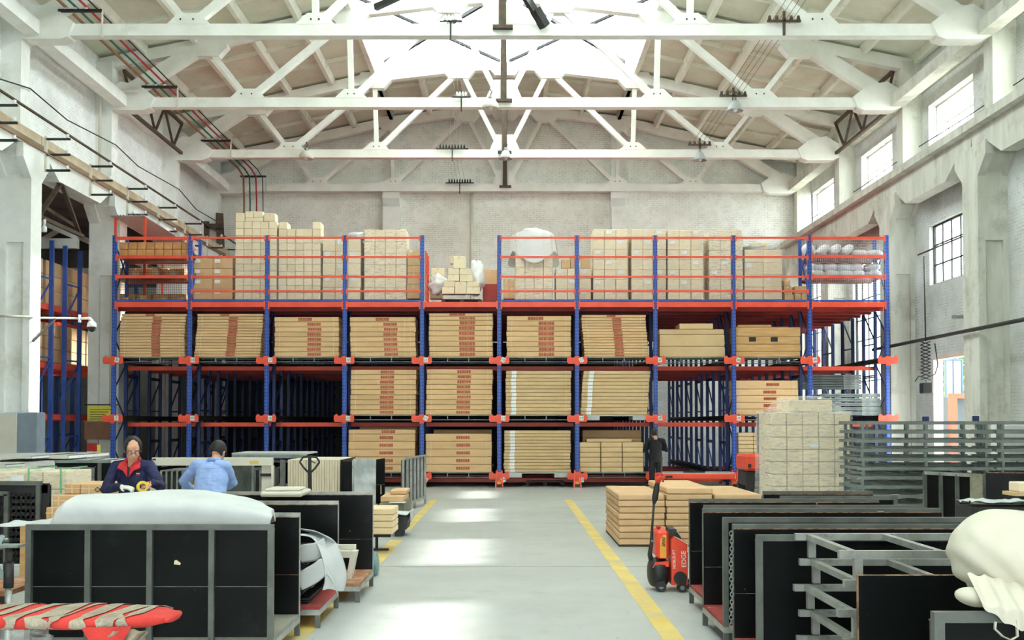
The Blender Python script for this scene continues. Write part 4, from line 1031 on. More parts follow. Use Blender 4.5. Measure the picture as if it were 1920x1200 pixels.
for k, (D, px, py) in enumerate(((26.4, 1470, 40), (32.5, 1375, 180), (38.8, 1312, 272))):
    c = P(px, py, D); t = thing('insulator_rack', 'dusty insulator rack on the right part of the %s visible roof truss' % nm4[k], 'insulator', (c.x, c.y, c.z), 0)
    part('cross_bar', MB().box(-.42, -.03, -.02, .42, .03, .03), M_rust, t); part('stem', MB().box(-.03, -.03, -.35, .03, .03, .25), M_rust, t)
    for j in range(5): part('insulator', MB().tube([(-.36+j*.18, 0, .03), (-.36+j*.18, 0, .14)], [.05, .035], 8), M_rust, t)
for j in range(4):
    a = P(1470-20+j*12, 36, 26.4); b = P(1375-16+j*10, 176, 32.5); c = P(1312-14+j*9, 268, 38.8)
    pipe('ceiling_wire', [(a.x, 12, a.z+.1), a, b, c], .006, M_dark, '%s thin wire strung between the right insulator racks' % ['leftmost', 'second', 'third', 'rightmost'][j], 'wire', 'thin ceiling wires')
# skylight opening arms near the first truss
single('window_opener', MB().bar(P(965, -40, 25.6), P(1008, 30, 26.3), .1, .22).bar(P(1003, 18, 26.2), P(1022, 50, 26.4), .22, .2), M_dark, 'thick dark steel arm hanging at the top centre, right of the middle', 'steel arm')
single('window_opener', MB().bar(P(810, -35, 25.4), P(704, 14, 26.3), .12, .14), M_dark, 'dark steel arm at the top left of the lantern opening', 'steel arm')
# pilasters on the back wall
for k, (a, b) in enumerate(((722, 746), (1145, 1166))):
    x0, x1 = X(a, YB, 300), X(b, YB, 300)
    struct('trim_%d' % (250+k), MB().box(x0, YB-.12, 0, x0+.22, YB, 14.3).box(x1-.22, YB-.12, 0, x1, YB, 14.3).box(x0+.2, YB-.06, 0, x1-.2, YB, 14.3), M_conc)
    struct('trim_%d' % (252+k), MB().box(x0-.05, YB-.5, Z(376, YB), x1+.1, YB, Z(356, YB)).prism([(YB-.5, Z(376, YB)), (YB, Z(376, YB)), (YB, Z(392, YB)), (YB-.15, Z(392, YB))], x0-.05, x1+.1, 'x').box(x0-.02, YB-.6, 0, x1+.12, YB, Z(392, YB)), M_conc)
struct('trim_260', MB().box(-12.7, YB-.1, Z(362, YB), 12.7, YB, Z(350, YB)), M_conc)
pipe('wall_pipe', [(X(884, 45.1), 45.12, 4), (X(884, 45.1), 45.12, Z(356, 45.1))], .07, M_cream, 'slim vertical pipe on the back wall behind the box pyramid', 'pipe')
t = thing('wall_box', 'dark wall-mounted switch box with cables at the far left of the back wall', 'box', (X(413, 44.4), 44.3, Z(470, 44.4)))
part('bar', MB().bar((0, 0, 0), (-.15, .3, 1.6), .3, .12), M_rust, t); part('bracket', MB().box(-.6, -.1, .9, .1, .05, 1.1).box(-.7, -.1, .3, -.5, .05, 1.2), M_rust, t)
# ================================================================ right side fixtures
pipe('wall_pipe', [(11.45, 19, 4.19), (11.45, 33.5, 4.17)], .05, M_dark, 'dark pipe running level across the right columns', 'pipe')
x = 11.4; y = 29.15; c = Vector((X(1737, 29.15), y, 0)); z1 = Z(640, y); z0 = Z(712, y)
t = thing('pantograph_lamp', 'black scissor-arm pendant with a square box, hanging from the pipe beside the right doorway', 'lamp', (c.x, y, z0))
n_ = 11; hh = (z1-z0)/n_; mb = MB(); mb2 = MB()
for k in range(n_):
    mb.bar((-.13, 0, k*hh), (.13, 0, (k+1)*hh), .025, .03, (0, 1, 0)); mb.bar((.13, .03, k*hh), (-.13, .03, (k+1)*hh), .025, .03, (0, 1, 0))
part('scissor_arm', mb, M_dark, t)
part('cable', MB().tube([(-.3, 0, -.05), (-.2, 0, .1), (0, 0, .05), (.25, 0, .15), (.33, 0, .4), (.25, 0, 1.0)], .015, 6), M_dark, t)
part('hanging_rod', MB().tube([(0, 0, n_*hh), (0, .05, Z(480, y)-z0)], .02, 6), M_dark, t)
part('box', MB().bbox(-.14, -.12, Z(738, y)-z0, .14, .12, Z(718, y)-z0, .02), M_black, t); part('drop_cord', MB().tube([(0, 0, 0), (0, 0, Z(718, y)-z0)], .01, 6), M_dark, t)
pipe('rod', [(11.7, 30.4, Z(474, 30)), (12.4, 29.0, Z(450, 29)+.1)], .025, M_rust, 'thin rusty rod leaning across the lower right window', 'rod')
for k, (px, py) in enumerate(((1796, 592),)):
    single('wall_bracket', MB().box(X(1788, 27.4), 27.4, Z(597, 27.4), X(1812, 27.4), 27.46, Z(591, 27.4)), M_galv, 'small blue-grey bracket on the right column above the doorway', 'bracket')
pipe('wall_cable', [(12.6, 20, 10.35), (12.62, 29, 10.3), (12.6, 33, 10.36), (12.62, 38, 10.3), (12.6, 44, 10.35)], .015, M_dark, 'thin cable strung past the upper right windows', 'cable')
# doorway, leaf and outdoors
x0 = 12.35
struct('door_1', MB().box(x0-.01, 28.0, 3.7, 12.61, 31.0, 3.82).box(x0-.01, 30.97, 0, 12.61, 31.06, 3.7), pmat('pink plaster reveal', (226,206,192), (210,190,176), 2, .8))
t = thing('door_leaf', 'open white and blue steel door leaf outside the right doorway', 'door', (X(1772, 36.5), 36.5, 0))
M_bl = pmat('pale blue paint', (54,84,124), (46,74,112), 2, .5); H = Z(676, 36.5)
part('leaf', MB().box(.0, -.02, -.02, .62, .02, H), pmat('door leaf grey', (110,114,120), (100,104,110), 2, .5), t); part('frame', MB().box(0, -.05, .1, .05, -.02, H+.05).box(.57, -.05, .1, .62, -.02, H+.05).box(.05, -.05, H, .57, -.02, H+.05).box(.05, -.05, 2.3, .57, -.02, 2.36).box(.28, -.045, .1, .31, -.02, 2.3).box(.28, -.045, 2.36, .31, -.02, H), M_bl, t)
t = thing('steel_container', 'orange-framed grey steel container outside the right doorway', 'container', (X(1780, 32.8), 32.8, 0))
M_orc = pmat('orange container paint', (150,58,18), (136,50,16), 3, .5); zc_ = Z(738, 32.8)
part('shell', MB().box(.1, .3, .1, 2.6, 2.4, zc_-.1), pmat('slate grey paint', (52,62,66), (44,54,58), 2, .5), t)
part('frame', MB().box(0, -.08, 0, .22, .1, zc_-.15).box(2.3, -.08, 0, 2.6, .1, zc_-.15).box(0, -.08, zc_-.15, 2.6, .1, zc_), M_orc, t)
struct('trim_ground', MB().box(13.3, -10, -.3, 60, 70, -.02), pmat('outdoor asphalt', (170,168,160), (150,148,140), 1, .9))
M_leaf = pmat('green leaves', (86,116,34), (52,84,24), 3, .6); M_bark = pmat('bark', (96,80,62), (80,66,50), 6, .9)
rr = random.Random(5)
for k, (tx, ty, th) in enumerate(((21.5, 50, 8.5), (25.5, 58, 9.5), (19.2, 43.5, 7.5))):
    t = thing('tree', ['leafy green tree seen through the right doorway, middle', 'leafy green tree seen through the right doorway, farthest', 'leafy green tree seen through the right doorway, nearest'][k], 'tree', (tx, ty, 0))
    part('trunk', MB().tube([(0, 0, 0), (.1, .1, 2), (0, .2, 4)], [.2, .16, .1], 10), M_bark, t)
    mb = MB()
    for i in range(1500):
        a = rr.uniform(0, 6.28); u = rr.uniform(-1, 1); r = rr.uniform(.4, 1)**.5; s_ = math.sqrt(1-u*u)
        c = Vector((2.4*r*s_*math.cos(a), 2.4*r*s_*math.sin(a), th*.6+2.6*r*u)); d = Vector((rr.uniform(-1, 1), rr.uniform(-1, 1), rr.uniform(-1, 1))).normalized(); e = d.cross(Vector((.3, .5, .8))).normalized()
        mb.add([c-d*.16, c+e*.08, c+d*.16, c-e*.08], [(0, 1, 2, 3)])
    part('foliage', mb, M_leaf, t)
# ---------------------------------------------------------------- floor lines
def fline(pts, w, label):
    single('floor_line', MB().box(pts[0]-w/2, pts[1], .001, pts[0]+w/2, pts[2], .003), M_yel, label, 'floor marking', 'yellow floor lines')
fline((1.45, 3.5, 26.2), .19, 'long worn yellow floor line on the right side of the aisle')
fline((-1.82, 18.9, 26.0), .17, 'far segment of the worn yellow floor line on the left of the aisle')
fline((-1.82, 14.3, 17.3), .2, 'middle segment of the worn yellow floor line on the left of the aisle')
fline((-1.9, 6.0, 13.6), .22, 'near segment of the worn yellow floor line on the left of the aisle')
# ================================================================ plywood-sided trolleys
def trolley(x0, x1, ya, yb, plat, label, front=None, back='board', top=1.1, ribs=0, grp=None, rz=0, cx=None, base=.17, legs=True, name='panel_trolley'):
    cx = (x0+x1)/2; w = (x1-x0)/2; L = yb-ya; t = thing(name, label, 'trolley', (cx, ya, 0), rz, grp); tb = .045
    for sx in (-1, 1):
        for sy, y in ((0, 0), (1, L-tb)):
            if legs: part('leg', MB().box(sx*w-(tb if sx > 0 else 0), y, 0, sx*w+(0 if sx > 0 else tb), y+tb, base-.05), M_dsteel, t)
    part('base_frame', MB().box(-w, 0, base-.05, w, tb, base).box(-w, L-tb, base-.05, w, L, base).box(-w, tb, base-.05, -w+tb, L-tb, base).box(w-tb, tb, base-.05, w, L-tb, base), M_lsteel, t)
    part('platform_board', MB().box(-w+.005, tb+.02 if front else .01, base+.001, w-.005, L-tb-.02 if back else L-.01, base+.03), plat, t)
    for kind, yy, sg in ((front, 0, 1), (back, L, -1)):
        if not kind: continue
        # steel frame on the outside, filmed board inside
        yo = yy if sg > 0 else yy-tb
        part('panel_frame', MB().box(-w, yo, base, -w+tb, yo+tb, top-.045).box(w-tb, yo, base, w, yo+tb, top-.045).box(-w, yo, top-.045, w, yo+tb, top), M_dsteel if (sg > 0 or x0 > 0) else M_lsteel, t)
        for k in range(ribs if sg > 0 else 0):
            u = ribs and (-w + 2*w*(k+1)/(ribs+1)); part('panel_rib', MB().box(u-.022, yo+.002, base, u+.022, yo+tb-.002, top-.045), M_dsteel, t)
        yb0 = yo+tb+.002 if sg > 0 else yo-.02; tt = top-.045 if sg > 0 else top-.04
        o = part('side_panel', MB().box(-w+.003, yb0, base+.03, w-.003, yb0+.018, tt), M_board, t)
        e = part('chipped_edge', MB().box(-w, yb0-.001, tt, w, yb0+.019, tt+.006), M_edge, t)
        if sg < 0: part('board_seam', MB().box(-w+.01, yb0-.003, top*.5, w-.01, yb0, top*.5+.004), M_edge, t)
    return t
# left row
A1 = trolley(X(47, 8.5, 1050), X(512, 8.5, 1050), 8.5, 9.62, M_platg, 'nearest black plywood trolley on the left with three upright ribs, under the white foam', front='f', back='b', ribs=3)
part('paper_scrap', MB().add([(-.02, -.01+.05, .78), (.03, .04, .775), (.035, .04, .79), (.0, .04, .815), (-.015, .04, .81)], [(0, 1, 2, 3, 4)]).move((X(330, 8.5)-A1.location.x, 0, 0)), M_kraftp, A1)
part('front_seam', MB().box(-.96, .046, .6, .96, .049, .603), M_lsteel, A1)
B1 = trolley(-3.75, -1.755, 9.95, 11.05, M_platr, 'second plywood trolley on the left with black sheets and loose white foam', back='b')
C1 = trolley(X(416, 12.45), X(700, 12.45), 11.35, 12.5, M_plat, 'third plywood trolley on the left with a tall clean black back panel', back='b')
A1['label'] = 'nearest black plywood-sided trolley on the left, three steel ribs on its front'
# pile of black sheets with foam in the second trolley
random.seed(12)
for k in range(12):
    z = .2+.022*k; s = single('black_sheet', MB().box(-1.7, -.38, 0, 1.7/2+random.uniform(-.1, .08)-.15, .36, .012).move((-2.6, 10.45, z)), M_black, '%s black sheet of the low pile in the second left trolley' % ordn(11-k, 12), 'sheet', 'black sheets in the second left trolley')
for k in range(9):
    z = .52+.022*k; s = single('black_sheet', MB().box(-.75, -.3, 0, .52+.03*math.sin(k*2), .3, .012).move((-2.42+.01*k, 10.4, z)), M_black, '%s black sheet of the raised pile in the second left trolley' % ordn(8-k, 9), 'sheet', 'black sheets in the second left trolley')
def ribbon(name, pts, w, mat, label, cat='foam sheet', grp=None, thick=.006, seed=0, sub=10):
    P_ = [Vector(p) for p in pts]; mb = MB(); n_ = (len(P_)-1)*sub
    def at(t):
        t = min(max(t, 0), len(P_)-1.0001); i = int(t); f = t-i
        p0 = P_[max(i-1, 0)]; p1 = P_[i]; p2 = P_[i+1]; p3 = P_[min(i+2, len(P_)-1)]
        return .5*((2*p1)+(p2-p0)*f+(2*p0-5*p1+4*p2-p3)*f*f+(3*p1-p0-3*p2+p3)*f*f*f)
    def f(u, v):
        t = u*(len(P_)-1); p = at(t); wv = Vector(w) if not callable(w) else Vector(w(u))
        q = p+wv*(v-.5); return q+Vector((0, noise.noise(q*3+Vector((seed, 0, 0)))*.05, noise.noise(q*4+Vector((0, seed, 0)))*.04))
    mb.grid(f, n_, 8); o = single(name, mb, mat, label, cat, grp); m = o.modifiers.new('s', 'SOLIDIFY'); m.thickness = thick; return o
def rb(pts, w, label, seed, m=None): return ribbon('foam_sheet', [tuple(P(a, b, D)) for a, b, D in pts], w, m or M_foam, label, grp='loose foam over the black sheets', seed=seed)
rb([(560, 990, 10.4), (597, 1002, 10.3), (628, 1018, 10.35), (636, 1022, 10.5)], (0, .5, -.12), 'white foam flap pointing right over the second left trolley', 1)
rb([(575, 1000, 10.1), (605, 1012, 10.1), (622, 1040, 10.1), (630, 1080, 10.15), (626, 1106, 10.2)], (.16, .3, -.05), 'white foam strip hanging down the right end of the black sheets', 2)
rb([(560, 1092, 10.0), (590, 1075, 10.0), (607, 1062, 10.0), (618, 1075, 10.05), (628, 1100, 10.1)], (.05, .05, -.16), 'white foam strip curling across the middle of the black sheets', 3)
rb([(562, 1040, 10.0), (590, 1036, 10.0), (610, 1018, 10.05)], (.02, .1, -.14), 'white foam strip tucked into the black sheet pile', 4)
# beige angle piece in third trolley
x0 = X(625, 11.8)
single('steel_angle', MB().box(x0-.6, 11.7, .43, x0+.21, 11.83, .5).prism([(x0+.28, .5), (x0+.215, .5), (x0+.16, .2), (x0+.22, .2)], 11.7, 11.85).box(x0-.6, 11.84, .43, x0+.25, 11.86, .56), M_cream, 'beige bent steel angle standing in the third left trolley', 'metal part')
# beige moulded panel lying on third trolley
single('moulded_panel', MB().bbox(X(495, 12.2), 12.0, 1.07, X(573, 12.2), 12.6, 1.13, .02).bbox(X(502, 12.2), 12.05, 1.13, X(565, 12.2), 12.5, 1.16, .015), M_cream, 'grey-beige moulded panel lying across the third left trolley', 'metal part')
# the big white foam bulk over goods in the nearest trolley
prof = [(100, 990), (118, 982), (128, 968), (137, 947), (150, 935), (175, 933), (215, 933), (300, 927), (360, 927), (400, 932), (440, 939), (480, 947), (505, 954), (524, 962)]
def ztop(u):
    t = u*(len(prof)-1); i = min(int(t), len(prof)-2); f = t-i; f = f*f*(3-2*f)*.5+f*.5
    a, b = prof[i], prof[i+1]; return a[0]+(b[0]-a[0])*f, a[1]+(b[1]-a[1])*f
def ff(u, v):
    px, py = ztop(u); D0 = 8.72; x = X(px, 9.1); zt = Z(py, 9.1); zl = Z(984 if u < .9 else 975, 8.8)
    e = min(1, (1-u)/.22)**.6; zl = zt-.01-(zt-.01-zl)*e if u > .78 else zl; W_ = .02+.76*e
    if v < .3: y = D0+.02; z = zl-.25*e+(zt-.03-zl+.25*e)*(v/.3)
    elif v < .75: q = (v-.3)/.45; y = D0+.06+q*W_; z = zt-.02+.05*math.sin(q*math.pi)
    else: q = (v-.75)/.25; y = D0+.1+W_; z = zt-.03-(zt-zl+.1*e)*q
    n1 = noise.noise(Vector((x*1.6, y*2, z*2)))*.035
    return (x+n1*.5, y+n1, z+n1*.8*(1 if v > .25 else .3))
o = single('foam_cover', MB().grid(ff, 80, 30), M_foam, 'large white foam sheet draped over goods in the nearest left trolley', 'foam sheet')
m = o.modifiers.new('s', 'SOLIDIFY'); m.thickness = .006
single('goods_stack', MB().bbox(X(160, 9.1), 8.8, .2, X(455, 9.1), 9.4, 1.22, .02), M_kraftd, 'goods hidden under the large white foam sheet', 'box')
o = ribbon('foam_sheet', [tuple(P(a, b, D)) for a, b, D in ((0, 985, 10.4), (40, 982, 10.4), (90, 977, 10.4), (130, 975, 10.2))], (0, .8, 0), M_foam, 'grey-white foam sheet spread left of the large foam cover', seed=8)
# ---------------------------------------------------------------- red padded bench in the foreground
bz = .94; t = thing('padded_trestle', 'red cloth-padded trestle wrapped in torn tape at the lower left', 'trestle', (-3.6, 5.35, 0))
xr = X(345, 5.7, 1140)+3.6
def top(u, v):
    x = .3+u*(xr-.3); n = noise.noise(Vector((x*4, v*3, 1)))*.01
    a = v*2*math.pi; ee = min(1, max(.02, 1-u)/.07)**.5; w_ = .22*(1-.35*max(0, u-.8)/.2)*(.3+.7*ee); yy = .2+w_*math.copysign(abs(math.cos(a))**.4, math.cos(a)); zz = bz-.03+.034*(.15+.85*ee)*math.copysign(abs(math.sin(a))**.5, math.sin(a))
    return (x, yy, zz+n)
part('padded_top', MB().grid(top, 60, 24), M_redcloth, t)
for k in range(13):
    u0 = .02+k*.073; 
    def tp(u, v, u0=u0, k=k):
        uu = u0+u*(.022+.02*(k % 3)); x, y, z = top(min(uu+.035*math.cos(v*6.28)+.008*math.sin(v*25+k*3+u*2), 1.0), v); c = Vector((0, .2, bz-.03)); d = Vector((0, y-c.y, z-c.z))*1.05
        return (x+noise.noise(Vector((v*9, k, 0)))*.03, c.y+d.y, c.z+d.z+.004)
    part('tape_wrap', MB().grid(tp, 6, 40), M_tape, t)
part('padded_end', MB().ell((xr-.012, .2, bz-.03), (.03, .13, .022), 16, 10), M_redcloth, t)
part('red_flap', MB().grid(lambda u, v: (xr-.4+u*.25*(1-.6*v)+v*.08, -.025-.01*math.sin(u*5), bz-.04-v*.13), 12, 8), M_redcloth, t)
part('hanging_film', MB().grid(lambda u, v: (xr-.93+u*.36+v*.05*(u-.5), .0+.02*math.sin(u*9+v*4), bz-.06-v*(.15-.12*(2*u-1)**4)), 24, 12), M_wrapd, t)
part('hanging_film', MB().grid(lambda u, v: (xr-.32+u*.24, .0+.03*math.sin(u*12+v*6), bz-.06-v*(.12-.08*(2*u-1)**2)), 24, 12), M_tape, t)
for x, y in ((.45, .08), (.45, .36), (xr-.32, .08), (xr-.32, .36)): part('leg', MB().tube([(x, y, 0), (x, y, bz-.06)], .02, 10), M_lsteel, t)
# roller stand and trolley bits at the far left
xs = X(17, 7.6, 1020)
t = thing('roller_stand', 'grey telescopic stand with black collar at the left edge', 'stand', (xs, 7.6, 0))
part('pole', MB().tube([(0, 0, 0), (0, 0, .75)], .024, 12), M_lsteel, t); part('collar', MB().tube([(0, 0, .74), (0, 0, .92)], .034, 12), M_black, t); part('inner_tube', MB().tube([(0, 0, .9), (0, 0, 1.03)], .026, 12), M_dark, t); part('head_plate', MB().box(-.07, -.07, 1.03, .09, .07, 1.045), M_galv, t)
part('foot', MB().bar((-.3, 0, .02), (.3, 0, .02), .04, .03).bar((0, -.3, .02), (0, .3, .02), .04, .03), M_dark, t)
t = thing('roller_conveyor', 'pale blue expandable roller conveyor with scissor sides at the left edge', 'conveyor', (-4.3, 8.3, 0))
M_pb = pmat('pale blue grey paint', (184,204,206), (168,190,194), 3, .45)
for k in range(5):
    y = k*.13
    part('scissor_link', MB().bar((-.1+.02*k, y, .62), (.13, y, .98), .012, .035).bar((.13, y+.02, .62), (-.1+.02*k, y+.02, .98), .012, .035), M_pb, t)
for k in range(7): part('roller', MB().tube([(-1.2, k*.1, .66+.045*k), (.14, k*.1, .66+.045*k)], .02, 10), M_galv, t)
part('wheel_hub', MB().tube([(.16, .1, .98), (.19, .1, .98)], .03, 12), M_yel, t)
for x in (-1.1, .1): part('leg', MB().tube([(x, .3, 0), (x, .3, .64)], .018, 8), M_dark, t)
t = thing('low_trolley', 'low wooden-topped trolley with orange castor at the left edge', 'trolley', (-4.45, 8.7, 0))
part('top_board', MB().box(-.9, 0, .5, .38, .8, .54), M_plat, t); part('frame', MB().box(-.9, 0, .44, .38, .05, .5).box(-.9, .75, .44, .38, .8, .5), M_dark, t)
for x in (-.8, .3):
    part('leg', MB().box(x, .02, .14, x+.04, .06, .44), M_dark, t); part('castor', MB().tube([(x, .04, .07), (x+.04, .04, .07)], .07, 16), M_or, t)
# navy sleeve of a person cut by the left frame edge
# ---------------------------------------------------------------- left middle distance
# ribbed plastic-crate end with steel frame
t = thing('slatted_crate', 'black slotted plastic pallet stood on edge behind a steel frame, far left', 'crate', (X(30, 13), 13.0, 0))
ox = t.location.x; x0, x1 = X(-40, 13)-ox, X(87, 13)-ox; z0, z1 = .2, Z(910, 13); w = x1-x0
mb = MB(); nx, nz = 14, 12
for i in range(nx+1): xx = x0+w*i/nx; mb.box(xx-.018, .06, z0, xx+.018, .12, z1)
for j in range(nz+1): zz = z0+(z1-z0)*j/nz; mb.box(x0, .06, zz-.018, x1, .12, zz+.018)
mb.box(x1-.12, .055, z0, x1, .125, z1).box(x0, .055, z1-.1, x1, .125, z1)
part('slotted_panel', mb, M_black, t)
part('steel_frame', MB().box(x0, 0, z1+.0, x1-.06, .05, z1+.05).box(x1-.12, 0, 0, x1-.07, .05, z1).box(x0, 0, 0, x0+.05, .05, z1).box(x0, -.1, z1-.12, x1-.42, -.05, z1-.07).box(x1-.46, -.1, 0, x1-.41, -.05, z1-.1).box(x1-.75, -.1, 0, x1-.68, -.05, z1-.1), M_dsteel, t)
# film-wrapped cartons with green strap
t = thing('wrapped_pallet_load', 'low film-wrapped carton load with green straps, behind the slotted pallet at far left', 'pallet load', (X(60, 15.5), 15.5, 0))
ox = t.location.x; x0, x1 = X(-60, 15.5)-ox, X(128, 15.5)-ox; z1 = Z(884, 15.5)
for c in range(4):
    for r in range(4): part('carton', MB().bbox(x0+c*(x1-x0)/4+.005, 0, .15+r*(z1-.15)/4+.003, x0+(c+1)*(x1-x0)/4-.005, .9, .15+(r+1)*(z1-.15)/4-.003, .01), M_kraftp, t)
part('stretch_wrap', MB().grid(lambda u, v: (x0-.02+(x1-x0+.04)*u, -.03+.015*noise.noise(Vector((u*9, v*9, 0))), .12+(z1-.1)*v), 20, 12).grid(lambda u, v: (x0-.02+(x1-x0+.04)*u, -.03+.96*v, z1+.02+.015*noise.noise(Vector((u*9, v*9, 2)))), 20, 8).grid(lambda u, v: (x1+.03, -.03+.96*u, .12+(z1-.1)*v), 8, 8), M_wrapd, t)
M_gst = pmat('green strap', (120,190,140), (100,170,120), 4, .4)
for q in (.25, .62, .94): part('green_strap', MB().box(x0+(x1-x0)*q, -.06, .1, x0+(x1-x0)*q+.02, -.045, z1+.03).box(x0+(x1-x0)*q, -.06, z1+.03, x0+(x1-x0)*q+.02, .9, z1+.045), M_gst, t)
part('pallet', MB().box(x0, 0, 0, x1, .9, .14), M_ply, t); part('paper_label', MB().box(x0+(x1-x0)*.45, -.055, z1-.22, x0+(x1-x0)*.58, -.05, z1-.05), M_white, t)
# strapped cartons with a diamond mark
def diamond(mb, s):
    for dx in (-1, 1):
        c = dx*s*.45
        for a, b in (((c-s*.5, 0), (c, s*.4)), ((c, s*.4), (c+s*.5, 0)), ((c-s*.5, -s*.1), (c, -s*.5)), ((c, -s*.5), (c+s*.5, -s*.1))): mb.bar((a[0], -.002, a[1]), (b[0], -.002, b[1]), .004, s*.13, (0, 0, 1))
    return mb
def strapped(pa, pb, yt, yb, D, label, logo, L=.7, pm=None):
    xa, xb = X(pa, D), X(pb, D); z0, z1 = Z(yb, D), Z(yt, D); h = z1-z0; w = (xb-xa)/2
    t = thing('strapped_carton', label, 'box', ((xa+xb)/2, D, z0), 0, 'strapped cartons behind the foam')
    part('carton_body', MB().bbox(-w, 0, 0, w, L, h-.003, .01), M_kraftd, t)
    part('strap', MB().box(-w-.003, -.005, h*.48, w+.003, 0, h*.56), M_strap, t); part('strap', MB().box((-.1 if not logo else -.5)*w, -.006, 0, (-.1 if not logo else -.5)*w+.015, 0, h).box((-.1 if not logo else -.5)*w, -.006, h-.003, (-.1 if not logo else -.5)*w+.015, L, h), M_strap, t)
    if logo: o = part('diamond_mark', diamond(MB(), h*.5), M_ink, t); o.location = (w*logo, -.004, h*.45)
    return t
DB = 13.2
strapped(123, 151, 907, 926, DB, 'narrow end carton, upper left of the strapped cartons', 0); strapped(152, 213, 907, 926, DB, 'wide strapped carton with a diamond mark, beside the worker in navy', .2)
strapped(100, 142, 928, 950, DB-.15, 'strapped carton with a mark in the middle row, half under foam', .75); strapped(88, 112, 951, 974, DB-.3, 'strapped carton at the lower left of the strapped pile', 0); strapped(113, 140, 951, 974, DB-.3, 'strapped carton at the lower right of the strapped pile, behind the yellow bin', 0)
single('wooden_pallet', MB().box(X(90, DB), DB-.72, 0, X(213, DB), DB+.5, Z(976, DB-.3)), M_ply, 'wooden base under the strapped cartons', 'pallet')
single('support_box', MB().box(X(143, DB), DB, Z(976, DB-.3), X(213, DB), DB+.5, Z(926, DB)-.002), M_kraftd, 'plain carton under the marked carton beside the worker in navy', 'box')
single('yellow_bin', MB().bbox(X(107, 12.6), 12.55, Z(975, 12.6), X(122, 12.6), 12.75, Z(960, 12.6), .01), pmat('yellow plastic', (240,196,60), (226,180,50), 3, .4), 'small yellow plastic bin in front of the strapped cartons', 'bin')
# long beige steel channels piled behind
random.seed(3)
chan = [(-20, 200, 20.5, 1.05, .16, -.02), (-60, 120, 20.0, 1.0, .1, .05), (-30, 110, 21.0, 1.22, .05, 0), (60, 200, 22.0, 1.16, .05, .0)]
for k, (a, b, D, z, h, rz) in enumerate([(-60, 10, 19.4, .93, .2, 0), (10, 72, 19.2, .88, .22, 0), (-60, 115, 20.2, 1.08, .06, 0), (30, 165, 20.8, 1.03, .1, 0), (-60, 60, 20.6, 1.2, .05, 0), (35, 128, 21.4, 1.17, .07, 0)]):
    xa, xb = X(a, D), X(b, D); L = 2.2
    t = thing('steel_channel', '%s long beige steel cabinet piece in the pile at the left' % ['lower left', 'lower middle', 'middle flat', 'wide right', 'upper left', 'upper right'][k], 'metal part', ((xa+xb)/2, D, z), 0, 'beige steel pieces'); w = (xb-xa)/2
    part('top_sheet', MB().box(-w, 0, h-.01, w, L, h), M_grey, t); part('front_lip', MB().box(-w, -.005, 0, w, .02, h), M_cream, t); part('side_lip', MB().box(w-.02, 0, 0, w, L, h), M_white, t)
t = trolley(X(-60, 19), X(200, 19), 19.0, 22.0, M_platg, 'steel trolley carrying the beige steel pieces at the left', back=None, base=.85)
t = thing('plywood_panel', 'scuffed black plywood panel on edge under the beige steel pieces', 'panel', (X(155, 18), 18.0, 0)); w = (X(206, 18)-X(101, 18))/2
part('board', MB().box(-w, .03, .3, w, .05, Z(868, 18)), M_board, t); part('post', MB().box(w*.55, 0, 0, w*.55+.06, .04, Z(868, 18)), M_dsteel, t); part('top_rail', MB().box(-w, 0, Z(868, 18), w, .05, Z(863, 18)), M_galv, t); part('leg', MB().box(-w, 0, 0, -w+.05, .05, .9), M_dsteel, t)
# upright galvanised shelves on edge
def uprights(px0, px1, yt, D, n_, label, L=1.0, foot=0.0, dd=0.0, lean=0, grp='upright galvanised shelves', m=None):
    t0 = None
    for k in range(n_):
        a = px0+(px1-px0)*k/n_; b = px0+(px1-px0)*(k+.8)/n_; Dk = D+dd*k/n_; xa, xb = X(a, Dk), X(b, Dk)
        lab = '%s %s' % (['first', 'second', 'third', 'fourth', 'fifth', 'sixth', 'seventh', 'eighth', 'ninth', 'tenth'][k], label)
        if t0 is None or dd:
            t0 = t = thing('steel_shelf', lab, 'metal part', ((xa+xb)/2, Dk, foot), 0, grp); w = (xb-xa)/2; H = Z(yt, D)-foot
            part('shelf_sheet', MB().box(-w*.6, .02, 0, -w*.6+.008, L, H), M_galv, t); part('front_lip', MB().box(-w*.7, 0, 0, w*.1, .02, H), M_lsteel, t); part('top_lip', MB().box(-w*.6, .0, H-.02, w, L, H), M_galv, t)
        else: dup(t0, ((xa+xb)/2, Dk, foot), 0, lab, grp)
uprights(300, 350, 882, 20.5, 5, 'galvanised shelf from left between the two workers', 1.2, .0); uprights(455, 506, 880, 20.5, 5, 'galvanised shelf from left, right of the worker in light blue', 1.2, .0)
t = thing('panel_board', 'worn dark steel panel standing right behind the worker in light blue', 'panel', (X(440, 20.3), 20.3, 0)); part('board', MB().box(-.2, 0, .0, .35, .03, Z(872, 20.3)), pmat('dark galvanised', (92,98,94), (58,64,62), 3, .45, .3), t); part('rim', MB().box(.33, -.01, .3, .37, .04, Z(872, 20.3)), M_galv, t)
